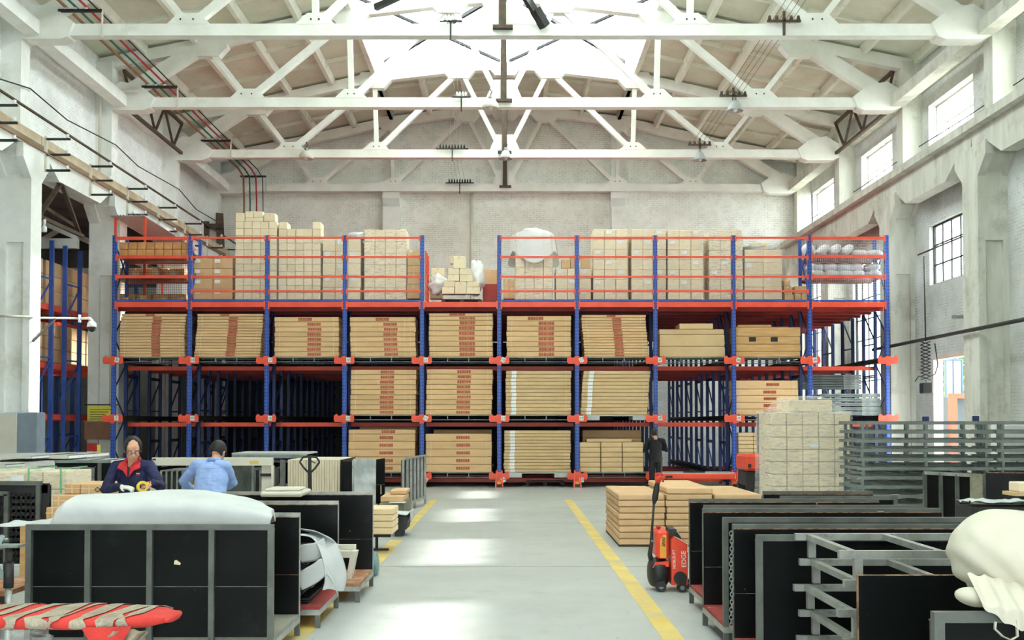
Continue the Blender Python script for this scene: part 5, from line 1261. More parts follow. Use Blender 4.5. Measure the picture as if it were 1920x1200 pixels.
# beige steel portal frame
t = thing('steel_table_frame', 'long beige steel portal frame standing behind the two workers', 'frame', (X(398, 19.8), 19.8, 0)); w = (X(512, 19.8)-X(286, 19.8))/2; H = Z(858, 19.8)
part('top_beam', MB().bbox(-w, 0, H-.15, w, .12, H, .008), M_cream, t); 
for s in (-1, 1):
    part('leg', MB().box(s*w-.02, 0, 0, s*w+.02, .1, H-.15), M_cream, t)
part('wide_leg', MB().box(w-.22, .1, 0, w-.04, .14, H-.15), M_cream, t); 
for z in (.55, .9): part('black_clip', MB().box(w-.24, .05, z, w-.03, .1, z+.05), M_black, t)
part('yellow_sticker', MB().box(w-.42, -.004, H-.12, w-.25, 0, H-.06), M_yel, t); part('corner_clip', MB().box(-w+.02, -.01, H-.05, -w+.08, .0, H-.02), M_black, t)
t = thing('grey_sheet', 'light grey sheet top lying behind the beige portal frame', 'metal part', (X(505, 21), 21.0, H+.0)); w = (X(580, 21)-X(440, 21))/2
part('sheet', MB().box(-w, 0, .02, w, 1.2, .05), M_grey, t); part('lip', MB().box(-w, 0, -.05, w, .02, .02), M_galv, t)
t = trolley(X(440, 21), X(540, 21), 21.0, 22.3, M_platg, 'grey trolley under the light grey sheet top', back='b', base=.6)
# beige boards standing on edge: one per board
random.seed(8); n_ = 20
xa, xb = X(540, 20), X(638, 20); H = Z(862, 20)-.25
b0 = None
for k in range(n_):
    x = xa+(xb-xa)*k/n_; lab = '%s beige board from left in the row of boards on edge' % (ORD[k] if 0 < k < 18 else ('leftmost' if k == 0 else ('nineteenth' if k == 18 else 'rightmost')))
    if b0 is None: b0 = thing('cream_board', lab, 'board', (x, 20, .25), 0, 'beige boards on edge'); part('board', MB().bbox(0, 0, 0, (xb-xa)/n_-.004, 1.6, H, .004), pmat('beige board', (222,208,184), (210,196,170), 3, .6, obj_rand=.04), b0)
    else: dup(b0, (x, 20+random.uniform(0, .03), .25), 0, lab, 'beige boards on edge')
t = thing('board_trolley', 'steel trolley holding the row of beige boards, with dark side and grey end plates', 'trolley', ((xa+xb)/2, 19.9, 0)); w = (xb-xa)/2
part('base', MB().box(-w-.1, 0, .15, w+.5, 1.8, .25), M_dsteel, t); 
for x in (-w-.08, w+.42):
    for y in (0, 1.7): part('leg', MB().box(x, y, 0, x+.05, y+.05, .15), M_dsteel, t)
part('end_post', MB().box(-w-.12, -.02, .25, -w-.03, .05, H+.25), M_dsteel, t); part('dark_side', MB().box(w+.03, .0, .25, w+.06, 1.7, H+.25), M_board, t)
part('black_end', MB().box(w+.06, .04, .25, w+.24, .06, H+.22), M_board, t); part('white_scuffed_end', MB().box(w+.26, .0, .2, w+.68, .05, H+.27), pmat('scuffed white steel', (206,210,212), (160,168,170), 2.5, .6, lo=.42, hi=.6, dirt=(120,124,122), dscale=5, dlo=.6, dhi=.75), t); part('end_frame', MB().box(w+.24, -.01, .2, w+.28, .05, H+.25), M_lsteel, t)
# hand pallet truck
t = thing('hand_pallet_truck', 'hand pallet truck with a dark loop handle in front of the beige boards', 'pallet truck', (X(581, 14.5), 14.5, 0)); zt = Z(856, 14.5); zb_ = Z(888, 14.5)
hw = (X(598, 14.5)-X(562, 14.5))/2
lp = [(0, 0, zb_), (-hw*.55, 0, zb_+.07), (-hw, 0, zb_+.15), (-hw*.97, 0, zt-.06), (-hw*.7, 0, zt-.01), (0, 0, zt), (hw*.7, 0, zt-.01), (hw*.97, 0, zt-.06), (hw, 0, zb_+.15), (hw*.55, 0, zb_+.07), (0, 0, zb_)]
part('loop_handle', MB().tube(lp, .014, 8), M_dark, t); part('lever', MB().tube([(.0, -.01, zt-.05), (.08, -.01, zt-.09)], .008, 6), M_dark, t)
part('shaft', MB().bar((0, .12, .3), (0, 0, zb_+.02), .05, .04).box(-.02, -.015, zb_-.05, .02, .02, zt), M_dark, t); part('pump', MB().tube([(0, .15, .1), (0, .15, .38)], .06, 12), M_or, t)
part('fork', MB().box(-.27, .2, .05, -.1, 1.3, .1).box(.1, .2, .05, .27, 1.3, .1).box(-.27, .12, .05, .27, .25, .12), M_or, t)
for s in (-1, 1): part('wheel', MB().tube([(s*.04, .12, .08), (s*.09, .12, .08)], .08, 14), M_black, t)
# tall black board and ribbed trolley panels
t = thing('plywood_panel', 'worn black plywood panel standing alone near the racking foot, left of the aisle', 'panel', (X(706, 23), 23.0, 0)); w = (X(720, 23)-X(689, 23))/2
part('board', MB().prism([(-w, .1), (w, .12), (w, Z(859, 23)), (-w, Z(864, 23))], .02, .045), M_board, t); part('post', MB().box(-w-.02, 0, 0, -w+.05, .05, Z(864, 23)), M_lsteel, t); part('seam', MB().box(-w, .015, .55, w, .02, .56), M_edge, t); part('scuff', MB().box(w*.5, .013, .35, w*.6, .02, .55), M_strap, t)
t = thing('ribbed_panel', 'galvanised ribbed panel end angled beside the far yellow floor line', 'panel', (X(760, 22.6), 22.4, 0)); th = 1.05; H = 1.13
n_ = 7; L = 2.6; dx, dy = X(799, 24.9)-X(760, 22.6), 2.5
part('sheet', MB().bar((-.06, 0, (H+.15)/2), (dx-.06, dy, (H+.15)/2), .02, H-.2), M_dsteel, t); part('top_rail', MB().bar((0, 0, H), (dx, dy, H), .05, .04), M_lsteel, t); part('bottom_rail', MB().bar((0, 0, .15), (dx, dy, .15), .05, .04), M_lsteel, t)
for k in range(n_): f = k/(n_-1); part('rib', MB().bar((dx*f-.02, dy*f, 0 if k in (0, 3, 6) else .15), (dx*f-.02, dy*f, H), .045, .05), M_lsteel, t)
part('far_sheet', MB().box(-.75, .06, .15, 0, .09, H-.0) if False else MB().box(-.02, 0, .15, .02, .03, H), M_dark, t)
# cardboard heap, cream planks, tray
D = 19
t = thing('pallet_box', 'low dark green flat case under the cardboard heap, left of the aisle', 'case', (X(728, D), D, 0)); w = (X(759, D)-X(700, D))/2
part('case', MB().bbox(-w+.12, 0, .2, w, 1.4, Z(943, D), .02), pmat('olive grey', (120,120,100), (104,104,86), 3, .6), t); part('foot', MB().box(-w+.14, .1, 0, -w+.24, 1.3, .2).box(w-.1, .1, 0, w, 1.3, .2), M_dark, t)
zt = Z(943, D); D2 = 19.1
single('flat_cardboard', MB().bbox(X(714, D2), D2, zt+.01, X(757, D2), D2+1.0, zt+.11, .01), M_kraftd, 'brown flat carton on top of the olive case', 'box'); single('flat_cardboard', MB().bbox(X(732, D2+.4), D2+.4, zt+.12, X(762, D2+.4), D2+1.2, zt+.19, .01), M_kraftd, 'tilted smaller brown carton on top of the flat one', 'box')
single('paper_sheet', MB().box(X(730, D), D-.05, zt+.002, X(760, D), D+.2, zt+.008), M_white, 'white paper under the brown flat cartons', 'paper')
D = 15.6; xr_ = X(738, D); t0 = None; zb0 = Z(1002, D); hh = (Z(953, D)-zb0)/4
for k in range(4):
    xo = .01*math.sin(k*3)
    lab = '%s long cream carton in the stack jutting out behind the third left trolley' % ordn(3-k, 4)
    t = thing('long_carton', lab, 'box', (xr_-.9+xo, D, zb0+k*hh), 0, 'long cream cartons'); part('carton_body', MB().bbox(-.9, 0, 0, .9, .7, hh-.006, .012), pmat('cream carton', (236,212,172), (226,200,158), 1.5, .7) if 'cream carton' not in MATS else MATS['cream carton'], t); part('end_line', MB().box(-.8, -.003, hh*.5, .85, 0, hh*.52), M_strap, t)
t = thing('steel_dolly', 'low steel dolly carrying the long cream cartons', 'trolley', (xr_-.9, D, 0)); part('frame', MB().box(-.9, .1, zb0-.05, .85, .15, zb0-.005).box(-.9, .55, zb0-.05, .85, .6, zb0-.005), M_dark, t)
for x in (-.8, .6): part('post', MB().box(x, .3, .03, x+.04, .34, zb0-.05), M_dark, t); part('foot', MB().box(x-.2, .28, 0, x+.2, .36, .03), M_dark, t)
D = 17.8; t = thing('black_tray', 'black plastic tray beside the aisle under white foam', 'tray', (X(750, D), D, Z(980, D))); t.location.z = .0
w = (X(766, D)-X(735, D))/2; z1 = Z(968, D); part('tray_body', MB().prism([(-w+.03, 0.12), (w-.03, .12), (w, z1), (-w, z1)], 0, .6), M_black, t); part('tray_foot', MB().box(-w+.05, .05, 0, w-.1, .5, .12), M_dark, t)
ribbon('foam_sheet', [(X(733, D), D+.2, z1+.06), (X(748, D), D+.2, z1+.05), (X(763, D), D+.2, z1+.03), (X(770, D), D+.2, z1+.08), (X(771, D), D+.25, z1-.08)], (0, .6, 0), M_foam, 'white foam sheet lying on the black tray', seed=4)
single('blue_bag', MB().ell((X(704, 13.4), 13.4, .12), (.05, .2, .17), 12, 8), pmat('teal plastic', (120,160,160), (90,130,132), 5, .4), 'crumpled teal plastic bag behind the third left trolley', 'bag')
# ================================================================ right side
R1 = trolley(X(1292, 11.3), X(1647, 11.3), 10.45, 11.35, M_platr, 'farthest black trolley of the right row, beside the red pallet truck', front='f', back='b')
R2 = trolley(X(1316, 10.1), X(1761, 10.1), 9.12, 10.12, M_platr, 'second farthest black trolley of the right row, taped on its top edge', front='f', back='b')
R3 = trolley(X(1373, 8.54), X(1373, 8.54)+2.15, 7.72, 8.58, M_platr, 'black trolley with a chain at its corner in the right row', front='f', back='b')
R0 = trolley(X(1440, 12.3), X(1655, 12.2), 11.75, 12.6, M_platg, 'trolley seen edge-on between the wrapped load and the right row', front='f', back='b')
o = part('tape_patch', MB().box(.52, .95, .95, .58, .985, 1.075), M_tape, R2)
# chain
t = thing('steel_chain', 'long steel chain hanging at the corner of a black trolley on the right', 'chain', (X(1369, 8.5), 8.48, .25))
n_ = 26; zt = Z(1000, 8.5)-.25; lk = zt/n_
l0 = None
for k in range(n_):
    if k < 2:
        ax = Matrix.Rotation(math.pi/2, 3, 'X') if k == 0 else (Matrix.Rotation(math.pi/2, 3, 'Z') @ Matrix.Rotation(math.pi/2, 3, 'X'))
        mb = MB().torus((0, 0, 0), .014, .0035, 14, 6, ax); mb.v = [(x, y, z*1.35) for x, y, z in mb.v]; o = part('chain_link', mb, M_galv, t); 
        if k == 0: l0 = o
        else: l1 = o
    else: o = (l0 if k % 2 == 0 else l1).copy(); COL.objects.link(o); o.parent = t
    o.location = (.004*math.sin(k*.5), 0, zt-k*lk)
# stacked welded tube frames
def tube_frame(L, Wd, n_cross, m, hp, tb=.045):
    t = thing('tube_frame', '', 'frame', (0, 0, 0)); zt = hp-.01
    for y in (0, Wd): 
        part('long_tube', MB().box(0, y, zt-tb, L, y+tb, zt), m, t)
    for k in range(n_cross):
        x = .07+k*.53
        if x > L-.05: break
        part('cross_tube', MB().box(x, tb, zt-tb+.003, x+tb, Wd, zt-.003), m, t)
    for y in (0, Wd):
        for x in (.09, L*.5, L-.14): part('spacer', MB().box(x, y+.002, .0, x+.05, y+tb-.002, zt-tb), m, t)
    return t
hp = .176; N = 6; ztop_ = Z(998, 7.4)
f0 = tube_frame(2.3, .98, 5, M_lsteel, hp)
for k in range(N):
    loc = (X(1492, 7.4, 1000)+.012*math.sin(k*2.2)+(0.02 if k % 2 else 0), 6.42, ztop_-hp*(k+1))
    lab = '%s welded steel tube frame in the stack on the near right' % ordn(k, N)
    if k == 0: f0.location = loc; f0['label'] = lab; f0['group'] = 'welded tube frames near right'
    else: dup(f0, loc, 0, lab, 'welded tube frames near right')
# a shifted second stack of frames, its near ends further right
f1 = None
# near black panels
R6 = trolley(X(1612, 5.7, 1100), X(1612, 5.7, 1100)+1.9, 5.72, 6.3, M_platg, 'black plywood trolley in front of the stacked tube frames', front=None, back=None)
part('side_panel', MB().box(-.95, 0, .2, .95, .02, 1.095), M_board, R6); part('chipped_edge', MB().box(-.952, -.001, 1.095, .95, .021, 1.1).box(-.955, -.001, .2, -.95, .021, 1.1), M_edge, R6)
R7 = trolley(X(1752, 4.6, 1150), X(1752, 4.6, 1150)+1.7, 4.6, 5.3, M_platg, 'nearest black trolley at the lower right corner, under the white bag', front='f', back=None)
# white dust bag
c = P(1905, 1050, 5.15); mb = MB()
def fb(p):
    n = noise.noise(p*1.3+Vector((4, 0, 0)))*.07+noise.noise(p*3.2)*.025; q = p*(1+n)
    fold = .03*math.sin(math.atan2(q.x, q.z+.8)*18)*max(0, -q.z+.4); return q*(1+fold)
mb.ell((0, 0, 0), (.31, .34, .235), 64, 40, fn=fb)
t = thing('dust_bag', 'large puffed cream cloth bag with a strap lying on the nearest right trolley', 'bag', (c.x, c.y, 1.1)); 
o = part('bag_body', mb, M_foamc, t); o.location = (0, 0, c.z-1.1); o.rotation_euler = (0, .25, 0)
part('gathered_mouth', MB().grid(lambda u, v: (-.33-.1*min(1, v*1.6)+u*(.27+.03*v), -.22-.38*min(1, v*1.6)+.008*math.sin(u*22), .12-.03*u-(.08*min(1, v*1.6))-max(0, v-.6)*.3*math.sin(u*math.pi)**.7*(.4+u*.6)+.006*math.sin(u*26+v*3)), 40, 16), M_foamc, t)
part('bag_lobe', MB().ell((-.36, -.36, .035), (.07, .13, .04), 24, 14), M_foamc, t)
sp = [(-.375, -.6, -.03), (-.38, -.605, -.06), (-.35, -.61, -.09), (-.315, -.61, -.105), (-.285, -.605, -.09), (-.285, -.6, -.05), (-.29, -.6, -.02)]
part('strap', MB().tube(sp, [(.003, .012)]*7, 8), M_foamc, t)
# ---------------------------------------------------------------- stacked flat cartons on a pallet, right of the aisle
D = 16.4; cols = [(1160, 1247, 926, 8, 'left'), (1249, 1335, 913, 9, 'middle'), (1338, 1427, 935, 8, 'right')]
zb0 = Z(1022, D); hh = (Z(926, D)-zb0)/8
for a, b, yt, n_, nm in cols:
    xa, xb = X(a, D), X(b, D)
    for k in range(n_):
        t = carton(xa+.008*math.sin(k*2+a), xb-.006+.008*math.sin(k*2+a), D-(.02 if nm == 'middle' else 0), zb0+k*hh, hh, 2.2, '%s flat kraft carton in the %s pile beside the red pallet truck' % (ordn(n_-1-k, n_), nm), 'flat cartons right of the aisle', M_kraftd, None, 0, None, name='flat_carton')
t = thing('wooden_pallet', 'low dark pallet under the flat cartons right of the aisle', 'pallet', ((X(1160, D)+X(1427, D))/2, D, 0)); w = (X(1427, D)-X(1160, D))/2
part('deck', MB().box(-w, 0, zb0-.03, w, 2.2, zb0-.002), M_dark, t)
for s in (-1, 0, 1): part('foot', MB().box(s*(w-.15)-.12, .02, 0, s*(w-.15)+.12, 2.1, zb0-.03), M_galv, t)
# ---------------------------------------------------------------- electric pallet truck
D = 12.2; t = thing('electric_pallet_truck', 'orange-red electric pallet truck with an upright tiller at the yellow line', 'pallet truck', (X(1250, D), D, 0)); ox = t.location.x
M_er = pmat('truck orange red', (238,78,52), (226,70,46), 2, .35); M_ye = pmat('battery amber panel', (240,170,60), (228,156,50), 2, .4)
xx = lambda px: X(px, D)-ox; zz = lambda py: Z(py, D)
part('battery_body', MB().bbox(xx(1227), -.1, zz(1046), xx(1251), .25, zz(993), .03), M_er, t)
part('amber_panel', MB().prism([(xx(1234), zz(1044)), (xx(1246), zz(1044)), (xx(1246), zz(1001)), (xx(1240), zz(1001)), (xx(1235), zz(1010))], -.106, -.1), M_ye, t)
for k in range(6): part('vent_slot', MB().bar((xx(1238), -.11, zz(1020-3*k)), (xx(1244), -.11, zz(1022-3*k)), .006, .012, (0, 1, 0)), M_black, t)
o_ = [(xx(1254), zz(1093)), (xx(1284), zz(1093)), (xx(1285), zz(1018)), (xx(1278), zz(1011)), (xx(1259), zz(1004)), (xx(1254), zz(1010))]
part('side_cover', MB().prism(o_, -.16, .28), M_er, t)
part('cover_trim', MB().bar((xx(1260), -.165, zz(1003)), (xx(1284), -.165, zz(1017)), .006, .012, (0, 1, 0)).bar((xx(1284.5), -.165, zz(1017)), (xx(1283.5), -.165, zz(1032)), .006, .01, (0, 1, 0)), M_white, t)
part('wheel_arch', MB().tube([(xx(1270), -.17, zz(1080)), (xx(1270), -.155, zz(1080))], .075, 20), M_black, t)
for s_, px, sz in (('NOBLELIFT', 1259, .043), ('EDGE', 1277, .075)):
    me = textmesh(s_, sz, .001); me.materials.append(M_white); q = bpy.data.objects.new('lettering', me); COL.objects.link(q); q.parent = t; q.location = (xx(px), -.163, zz(1045)); q.rotation_euler = (math.pi/2, -math.pi/2-.03, 0)
part('display_cowl', MB().prism([(xx(1251), zz(1002)), (xx(1253), zz(991)), (xx(1265), zz(991)), (xx(1276), zz(1009)), (xx(1270), zz(1007)), (xx(1256), zz(1003))], -.08, .22), M_dark, t); part('display', MB().bar((xx(1266), -.085, zz(994)), (xx(1276), -.085, zz(1008)), .01, .03, (0, 1, 0)), M_grey, t)
part('stop_button', MB().tube([(xx(1235), .05, zz(993)), (xx(1235), .05, zz(990))], .02, 12).tube([(xx(1235), .05, zz(990)), (xx(1235), .05, zz(987.5))], .03, 12), M_red, t)
part('motor_cover', MB().ell((xx(1234), .06, zz(1074)), ((xx(1254)-xx(1214))/2, .22, zz(1050)-zz(1078)), 20, 12, fn=lambda p: Vector((math.copysign(abs(p.x)**.6, p.x), p.y, max(-.95, math.copysign(abs(p.z)**.7, p.z))))), M_black, t)
part('orange_skirt', MB().prism([(xx(1220), zz(1062)), (xx(1250), zz(1060)), (xx(1250), zz(1050)), (xx(1226), zz(1052))], -.12, .2), M_er, t)
def wheel(x, y, r, w_, nm='drive_wheel'):
    part(nm, MB().tube([(x, y, r+.0), (x, y+w_, r+.0)], r, 20), M_black, t); part('hub', MB().tube([(x, y-.012, r), (x, y, r)], r*.45, 14), M_galv, t)
wheel(xx(1235), -.15, .06, .07); wheel(xx(1273), -.19, .055, .06)
part('castor_bracket', MB().box(xx(1229), -.17, .06, xx(1241), -.06, .12).box(xx(1266), -.2, .07, xx(1280), -.1, .16), M_dark, t)
tl = [(xx(1221), .02, zz(1052)), (xx(1218), .02, zz(1040)), (xx(1221), .02, zz(1018)), (xx(1222.5), .02, zz(990)), (xx(1226), .02, zz(945))]
part('tiller_arm', MB().tube(tl, [(.03, .035), (.028, .035), (.02, .02), (.014, .018), (.014, .018)], 10), M_black, t); part('pivot_bolt', MB().tube([(xx(1222), -.03, zz(1014)), (xx(1222), .0, zz(1014))], .012, 8).tube([(xx(1221), -.03, zz(1053)), (xx(1221), .0, zz(1053))], .012, 8), M_galv, t)
part('tiller_grip', MB().tube([(xx(1226), .02, zz(945)), (xx(1228), .02, zz(935)), (xx(1231), .02, zz(915)), (xx(1234), .02, zz(900))], [(.016, .018), (.036, .03), (.034, .03), (.02, .025)], 10), M_black, t)
part('tiller_head', MB().tube([(xx(1233), .02, zz(906)), (xx(1235), .02, zz(896)), (xx(1236), .02, zz(888))], [.03, .04, .025], 12).tube([(xx(1228), -.05, zz(905)), (xx(1236), -.07, zz(891)), (xx(1242), -.05, zz(896)), (xx(1242), -.03, zz(903))], .012, 8), M_er, t)
part('red_cap', MB().ell((xx(1236), .02, zz(890)), (.045, .05, .025), 14, 8), M_red, t)
for y in (-.12, .18): part('fork', MB().box(xx(1284), y, .03, xx(1284)+1.1, y+.1, .09), M_black, t)
# ---------------------------------------------------------------- big wrapped load and forklift
D = 24; t = thing('wrapped_pallet_load', 'large film-wrapped pallet of pale cartons standing behind the right trolleys', 'pallet load', (X(1520, D), D, 0)); w = (X(1598, D)-X(1448, D))/2
zt = Z(772, D); h = (zt-.2)/7; cw = 2*w/5; d = 1.2
part('pallet', MB().box(-w, 0, .12, w, d, .16).box(-w, 0, 0, -w+.12, d, .12).box(-.06, 0, 0, .06, d, .12).box(w-.12, 0, 0, w, d, .12), M_black, t)
for r in range(7):
    for c in range(5): part('carton', MB().bbox(-w+c*cw+.005, 0, .18+r*h+.004, -w+(c+1)*cw-.005, d/2, .18+(r+1)*h-.004, .012), M_kraftp, t)
part('inner_cartons', MB().box(-w+.02, d/2, .18, w-.02, d, zt-.03), M_kraftp, t); part('top_carton', MB().bbox(-.42, .2, zt, .55, .9, Z(750, D), .02), M_kraftp, t); part('paper_label', MB().box(-.05, -.045, zt-h*2.9, .16, -.035, zt-h*2.6), M_white, t)
def sk(u, v):
    p = u*4; i = int(p) % 4; q = p % 1; e = .035+.05*(1-v); cs = [(-w-e, -e), (w+e, -e), (w+e, d+e), (-w-e, d+e)]; a, b = cs[i], cs[(i+1) % 4]; x = a[0]+(b[0]-a[0])*q; y = a[1]+(b[1]-a[1])*q
    nn = noise.noise(Vector((x*2, y*2, v*5)))*.03; return (x+nn, y+nn, .1+(zt-.08)*v)
part('stretch_wrap', MB().grid(sk, 80, 30), M_wrapd, t)
def cap(u, v):
    x = (-w-.06+(2*w+.12)*u); y = -.06+(d+.12)*v; e = min(u, 1-u, v, 1-v)*2; z = zt-.03+(Z(744, D)-zt+.04)*min(1, max(0, (e-.12)*2.6))+.05*noise.noise(Vector((x*3, y*3, 0))); return (x, y, z)
part('film_hood', MB().grid(cap, 40, 24), M_wrapd, t)
D = 25.9; t = thing('forklift', 'orange forklift with black mast half hidden behind the large wrapped load', 'forklift', (X(1425, D), D, 0)); ox = t.location.x; xx = lambda px: X(px, D)-ox; zz = lambda py: Z(py, D)
part('counterweight', MB().bbox(xx(1397), 0, zz(883), xx(1470), 1.1, zz(852), .06), M_or, t); part('rear_recess', MB().box(xx(1402), -.01, zz(877), xx(1408), 0, zz(870)), M_black, t)
part('chassis', MB().bbox(xx(1400), .05, .35, xx(1540), 1.05, zz(883), .03), M_black, t)
for px, r in ((1425, zz(896)), (1515, zz(890))):
    r = .33
    for y in (-.02, .95): part('wheel', MB().tube([(xx(px), y, r), (xx(px), y+.18, r)], r, 24), M_black, t); part('wheel_hub', MB().tube([(xx(px), y-.02, r), (xx(px), y, r)], r*.5, 18), M_dark, t)
for px in (1440, 1510):
    for y in (.08, 1.0): part('guard_post', MB().box(xx(px)-.03, y, zz(852), xx(px)+.03, y+.05, zz(778)), M_black, t)
part('overhead_guard', MB().box(xx(1438), .05, zz(778), xx(1512), 1.08, zz(775)), M_black, t); part('seat', MB().bbox(xx(1455), .3, zz(852), xx(1478), .8, zz(846), .02).bbox(xx(1450), .3, zz(846), xx(1457), .8, zz(826), .02), M_black, t)
for y in (.3, .75): part('mast', MB().box(xx(1530), y, .1, xx(1537), y+.08, zz(790)), M_black, t)
for y in (.25, .8): part('fork', MB().box(xx(1537), y, .05, xx(1537)+1.0, y+.1, .09), M_dark, t)
# ---------------------------------------------------------------- distant stacks of tube frames
hp2 = .172; g0 = tube_frame(2.55, 1.0, 6, pmat('dull grey tube', (132,140,136), (116,124,120), 1.5, .5, .2), hp2, .062); k0 = 0
SX = [(X(1606, 20), 20.0, 'left stack', 2.55), (X(1606, 20)+2.62, 20.0, 'right stack', 2.55), (X(1606, 20)+.55, 21.4, 'rear left stack', 2.55), (X(1606, 20)+3.2, 21.4, 'rear right stack', 2.55)]
for j, (x, y, nm, L) in enumerate(SX):
    for k in range(11):
        loc = (x+.012*math.sin(k*1.7+j), y, .04+hp2*(10-k)); lab = '%s grey tube frame in the %s before the right wall' % (ordn(k, 11), nm)
        if j == 0 and k == 0: g0.location = loc; g0['label'] = lab; g0['group'] = 'distant welded tube frames'
        else: dup(g0, loc, 0, lab, 'distant welded tube frames')
# ribbed black panel trolleys in front of them
t = thing('plywood_panel', 'black panel with steel ribs angled in front of the distant tube frames', 'panel', (X(1733, 17), 17.0, 0)); dx = X(1826, 16.2)-X(1733, 17); dy = -.8; H = 1.1
part('board', MB().bar((0, .05, .65), (dx, dy+.05, .65), .02, .9), M_board, t); part('top_rail', MB().bar((0, 0, H), (dx, dy, H), .05, .05), M_lsteel, t)
for f in (0, .33, .66): part('rib', MB().bar((dx*f, dy*f, 0 if f == 0 else .2), (dx*f, dy*f, H), .05, .05), M_dsteel, t)
part('end_post', MB().box(dx-.05, dy-.05, 0, dx+.1, dy+.05, H+.02), pmat('worn olive steel', (150,146,122), (120,118,100), 6, .6), t)
t = thing('plywood_panel', 'plain black plywood panel at the right edge, before the distant tube frames', 'panel', (X(1848, 16.8), 16.8, 0)); part('board', MB().bar((0, 0, .62), (1.9, -.5, .62), .025, .98), M_board, t); part('chipped_edge', MB().bar((0, 0, 1.115), (1.9, -.5, 1.115), .027, .01), M_edge, t); part('post', MB().box(-.02, .02, 0, .03, .06, 1.1), M_dsteel, t)
single('foam_sheet', MB().grid(lambda u, v: (X(1820, 14)+u*.9, 14+v*.5, .86+.06*noise.noise(Vector((u*5, v*5, 3)))), 16, 10), M_foam, 'crumpled white foam at the foot of the right black panels', 'foam sheet')
single('support_trolley', MB().box(X(1820, 14), 14, .3, X(1820, 14)+.9, 14.5, .8).box(X(1820, 14), 14, 0, X(1820, 14)+.05, 14.05, .3).box(X(1820, 14)+.85, 14, 0, X(1820, 14)+.9, 14.05, .3), M_dark, 'dark low trolley under the crumpled white foam at the right', 'trolley')
t = thing('carton', 'small cream box on a wooden board at the right edge', 'box', (X(1925, 13), 13, Z(923, 13))); part('carton_body', MB().bbox(-.09, 0, 0, .2, .3, Z(905, 13)-Z(923, 13), .01), M_kraftp, t)
t = thing('wooden_stand', 'wooden board stand under the small cream box at the right edge', 'stand', (X(1925, 13), 13, 0)); part('board', MB().box(-.16, -.02, Z(930, 13), .25, .32, Z(923, 13)-.002), M_kraftl, t); part('post', MB().box(.05, .1, 0, .12, .17, Z(930, 13)), M_ply, t)
# white cabinets and dark notices seen through the frames
t = thing('white_cabinet', 'tall white steel cabinet behind the distant tube frames at the right edge', 'cabinet', (X(1905, 23.5), 23.5, 0)); part('body', MB().bbox(-.3, 0, 0, .45, .6, 1.85, .02), M_white, t); part('handle', MB().box(.0, -.03, .9, .02, 0, 1.1), M_dark, t)
for k, (px, py) in enumerate(((1736, 786), (1830, 785))): single('wall_notice', MB().box(X(px-6, 26), 26, Z(py+8, 26), X(px+6, 26), 26.03, Z(py-5, 26)), pmat('navy notice', (50,56,110), (44,50,100)) if 'navy notice' not in MATS else MATS['navy notice'], 'small navy notice %s' % ['on a post left of the doorway', 'on the column right of the doorway'][k], 'sign')
single('notice_post', MB().box(X(1735, 26.05), 26.05, 0, X(1737, 26.05), 26.1, Z(782, 26)), M_dark, 'thin dark post behind the left navy notice', 'post')
# ================================================================ people
M_skin = pmat('skin', (222,170,140), (206,150,122), 9, .55); M_hair = pmat('dark hair', (24,21,20), (38,34,32), 30, .6); M_glove = pmat('cotton glove', (222,218,206), (200,196,184), 14, .85, bump=.2)
M_navy = pmat('navy work jacket', (34,40,84), (24,28,62), 5, .8, bump=.15); M_lb = pmat('light blue shirt', (158,184,236), (140,168,226), 4, .75, bump=.15); M_suit = pmat('black suit cloth', (16,17,21), (12,13,17), 5, .8)
M_trous = pmat('dark trousers', (40,44,60), (30,34,48), 5, .85); M_collar = pmat('red collar cloth', (206,44,52), (186,36,46), 6, .75); M_shoe = pmat('dark shoe', (30,28,28), (22,20,20), 5, .5)
M_ytape = pmat('yellow tape roll', (236,206,44), (222,190,36), 4, .3); M_lens = pmat('lens', (190,200,204), (170,180,186), 3, .1, alpha=.35)
def bake(mb, vox, it=4):
    me = bpy.data.meshes.new('b'); me.from_pydata(mb.v, [], mb.f); finish(me)
    o = bpy.data.objects.new('b', me)
    r = o.modifiers.new('r', 'REMESH'); r.mode = 'VOXEL'; r.voxel_size = vox; r.use_smooth_shade = True
    s = o.modifiers.new('s', 'SMOOTH'); s.iterations = it; s.factor = .5
    m2 = evalmesh(o)
    m2.polygons.foreach_set('use_smooth', [True]*len(m2.polygons)); return m2
def mpart(name, me, mat, parent, label=None):
    me.materials.clear(); me.materials.append(mat); o = bpy.data.objects.new(name, me); COL.objects.link(o); o.parent = parent
    if label: o['label'] = label
    return o
def lerp(a, b, t): return Vector(a)+(Vector(b)-Vector(a))*t
def limb(mb, pts, rad, n=14, sub=3):
    P_ = []; R_ = []
    for i in range(len(pts)-1):
        for k in range(sub): P_.append(lerp(pts[i], pts[i+1], k/sub)); R_.append(rad[i]+(rad[i+1]-rad[i])*k/sub)
    P_.append(Vector(pts[-1])); R_.append(rad[-1]); mb.tube(P_, R_, n)
    for p, r in ((pts[0], rad[0]), (pts[-1], rad[-1])): mb.ell(p, (r, r, r), 12, 8)
    for p, r in zip(pts[1:-1], rad[1:-1]): mb.ell(p, (r, r, r), 12, 8)
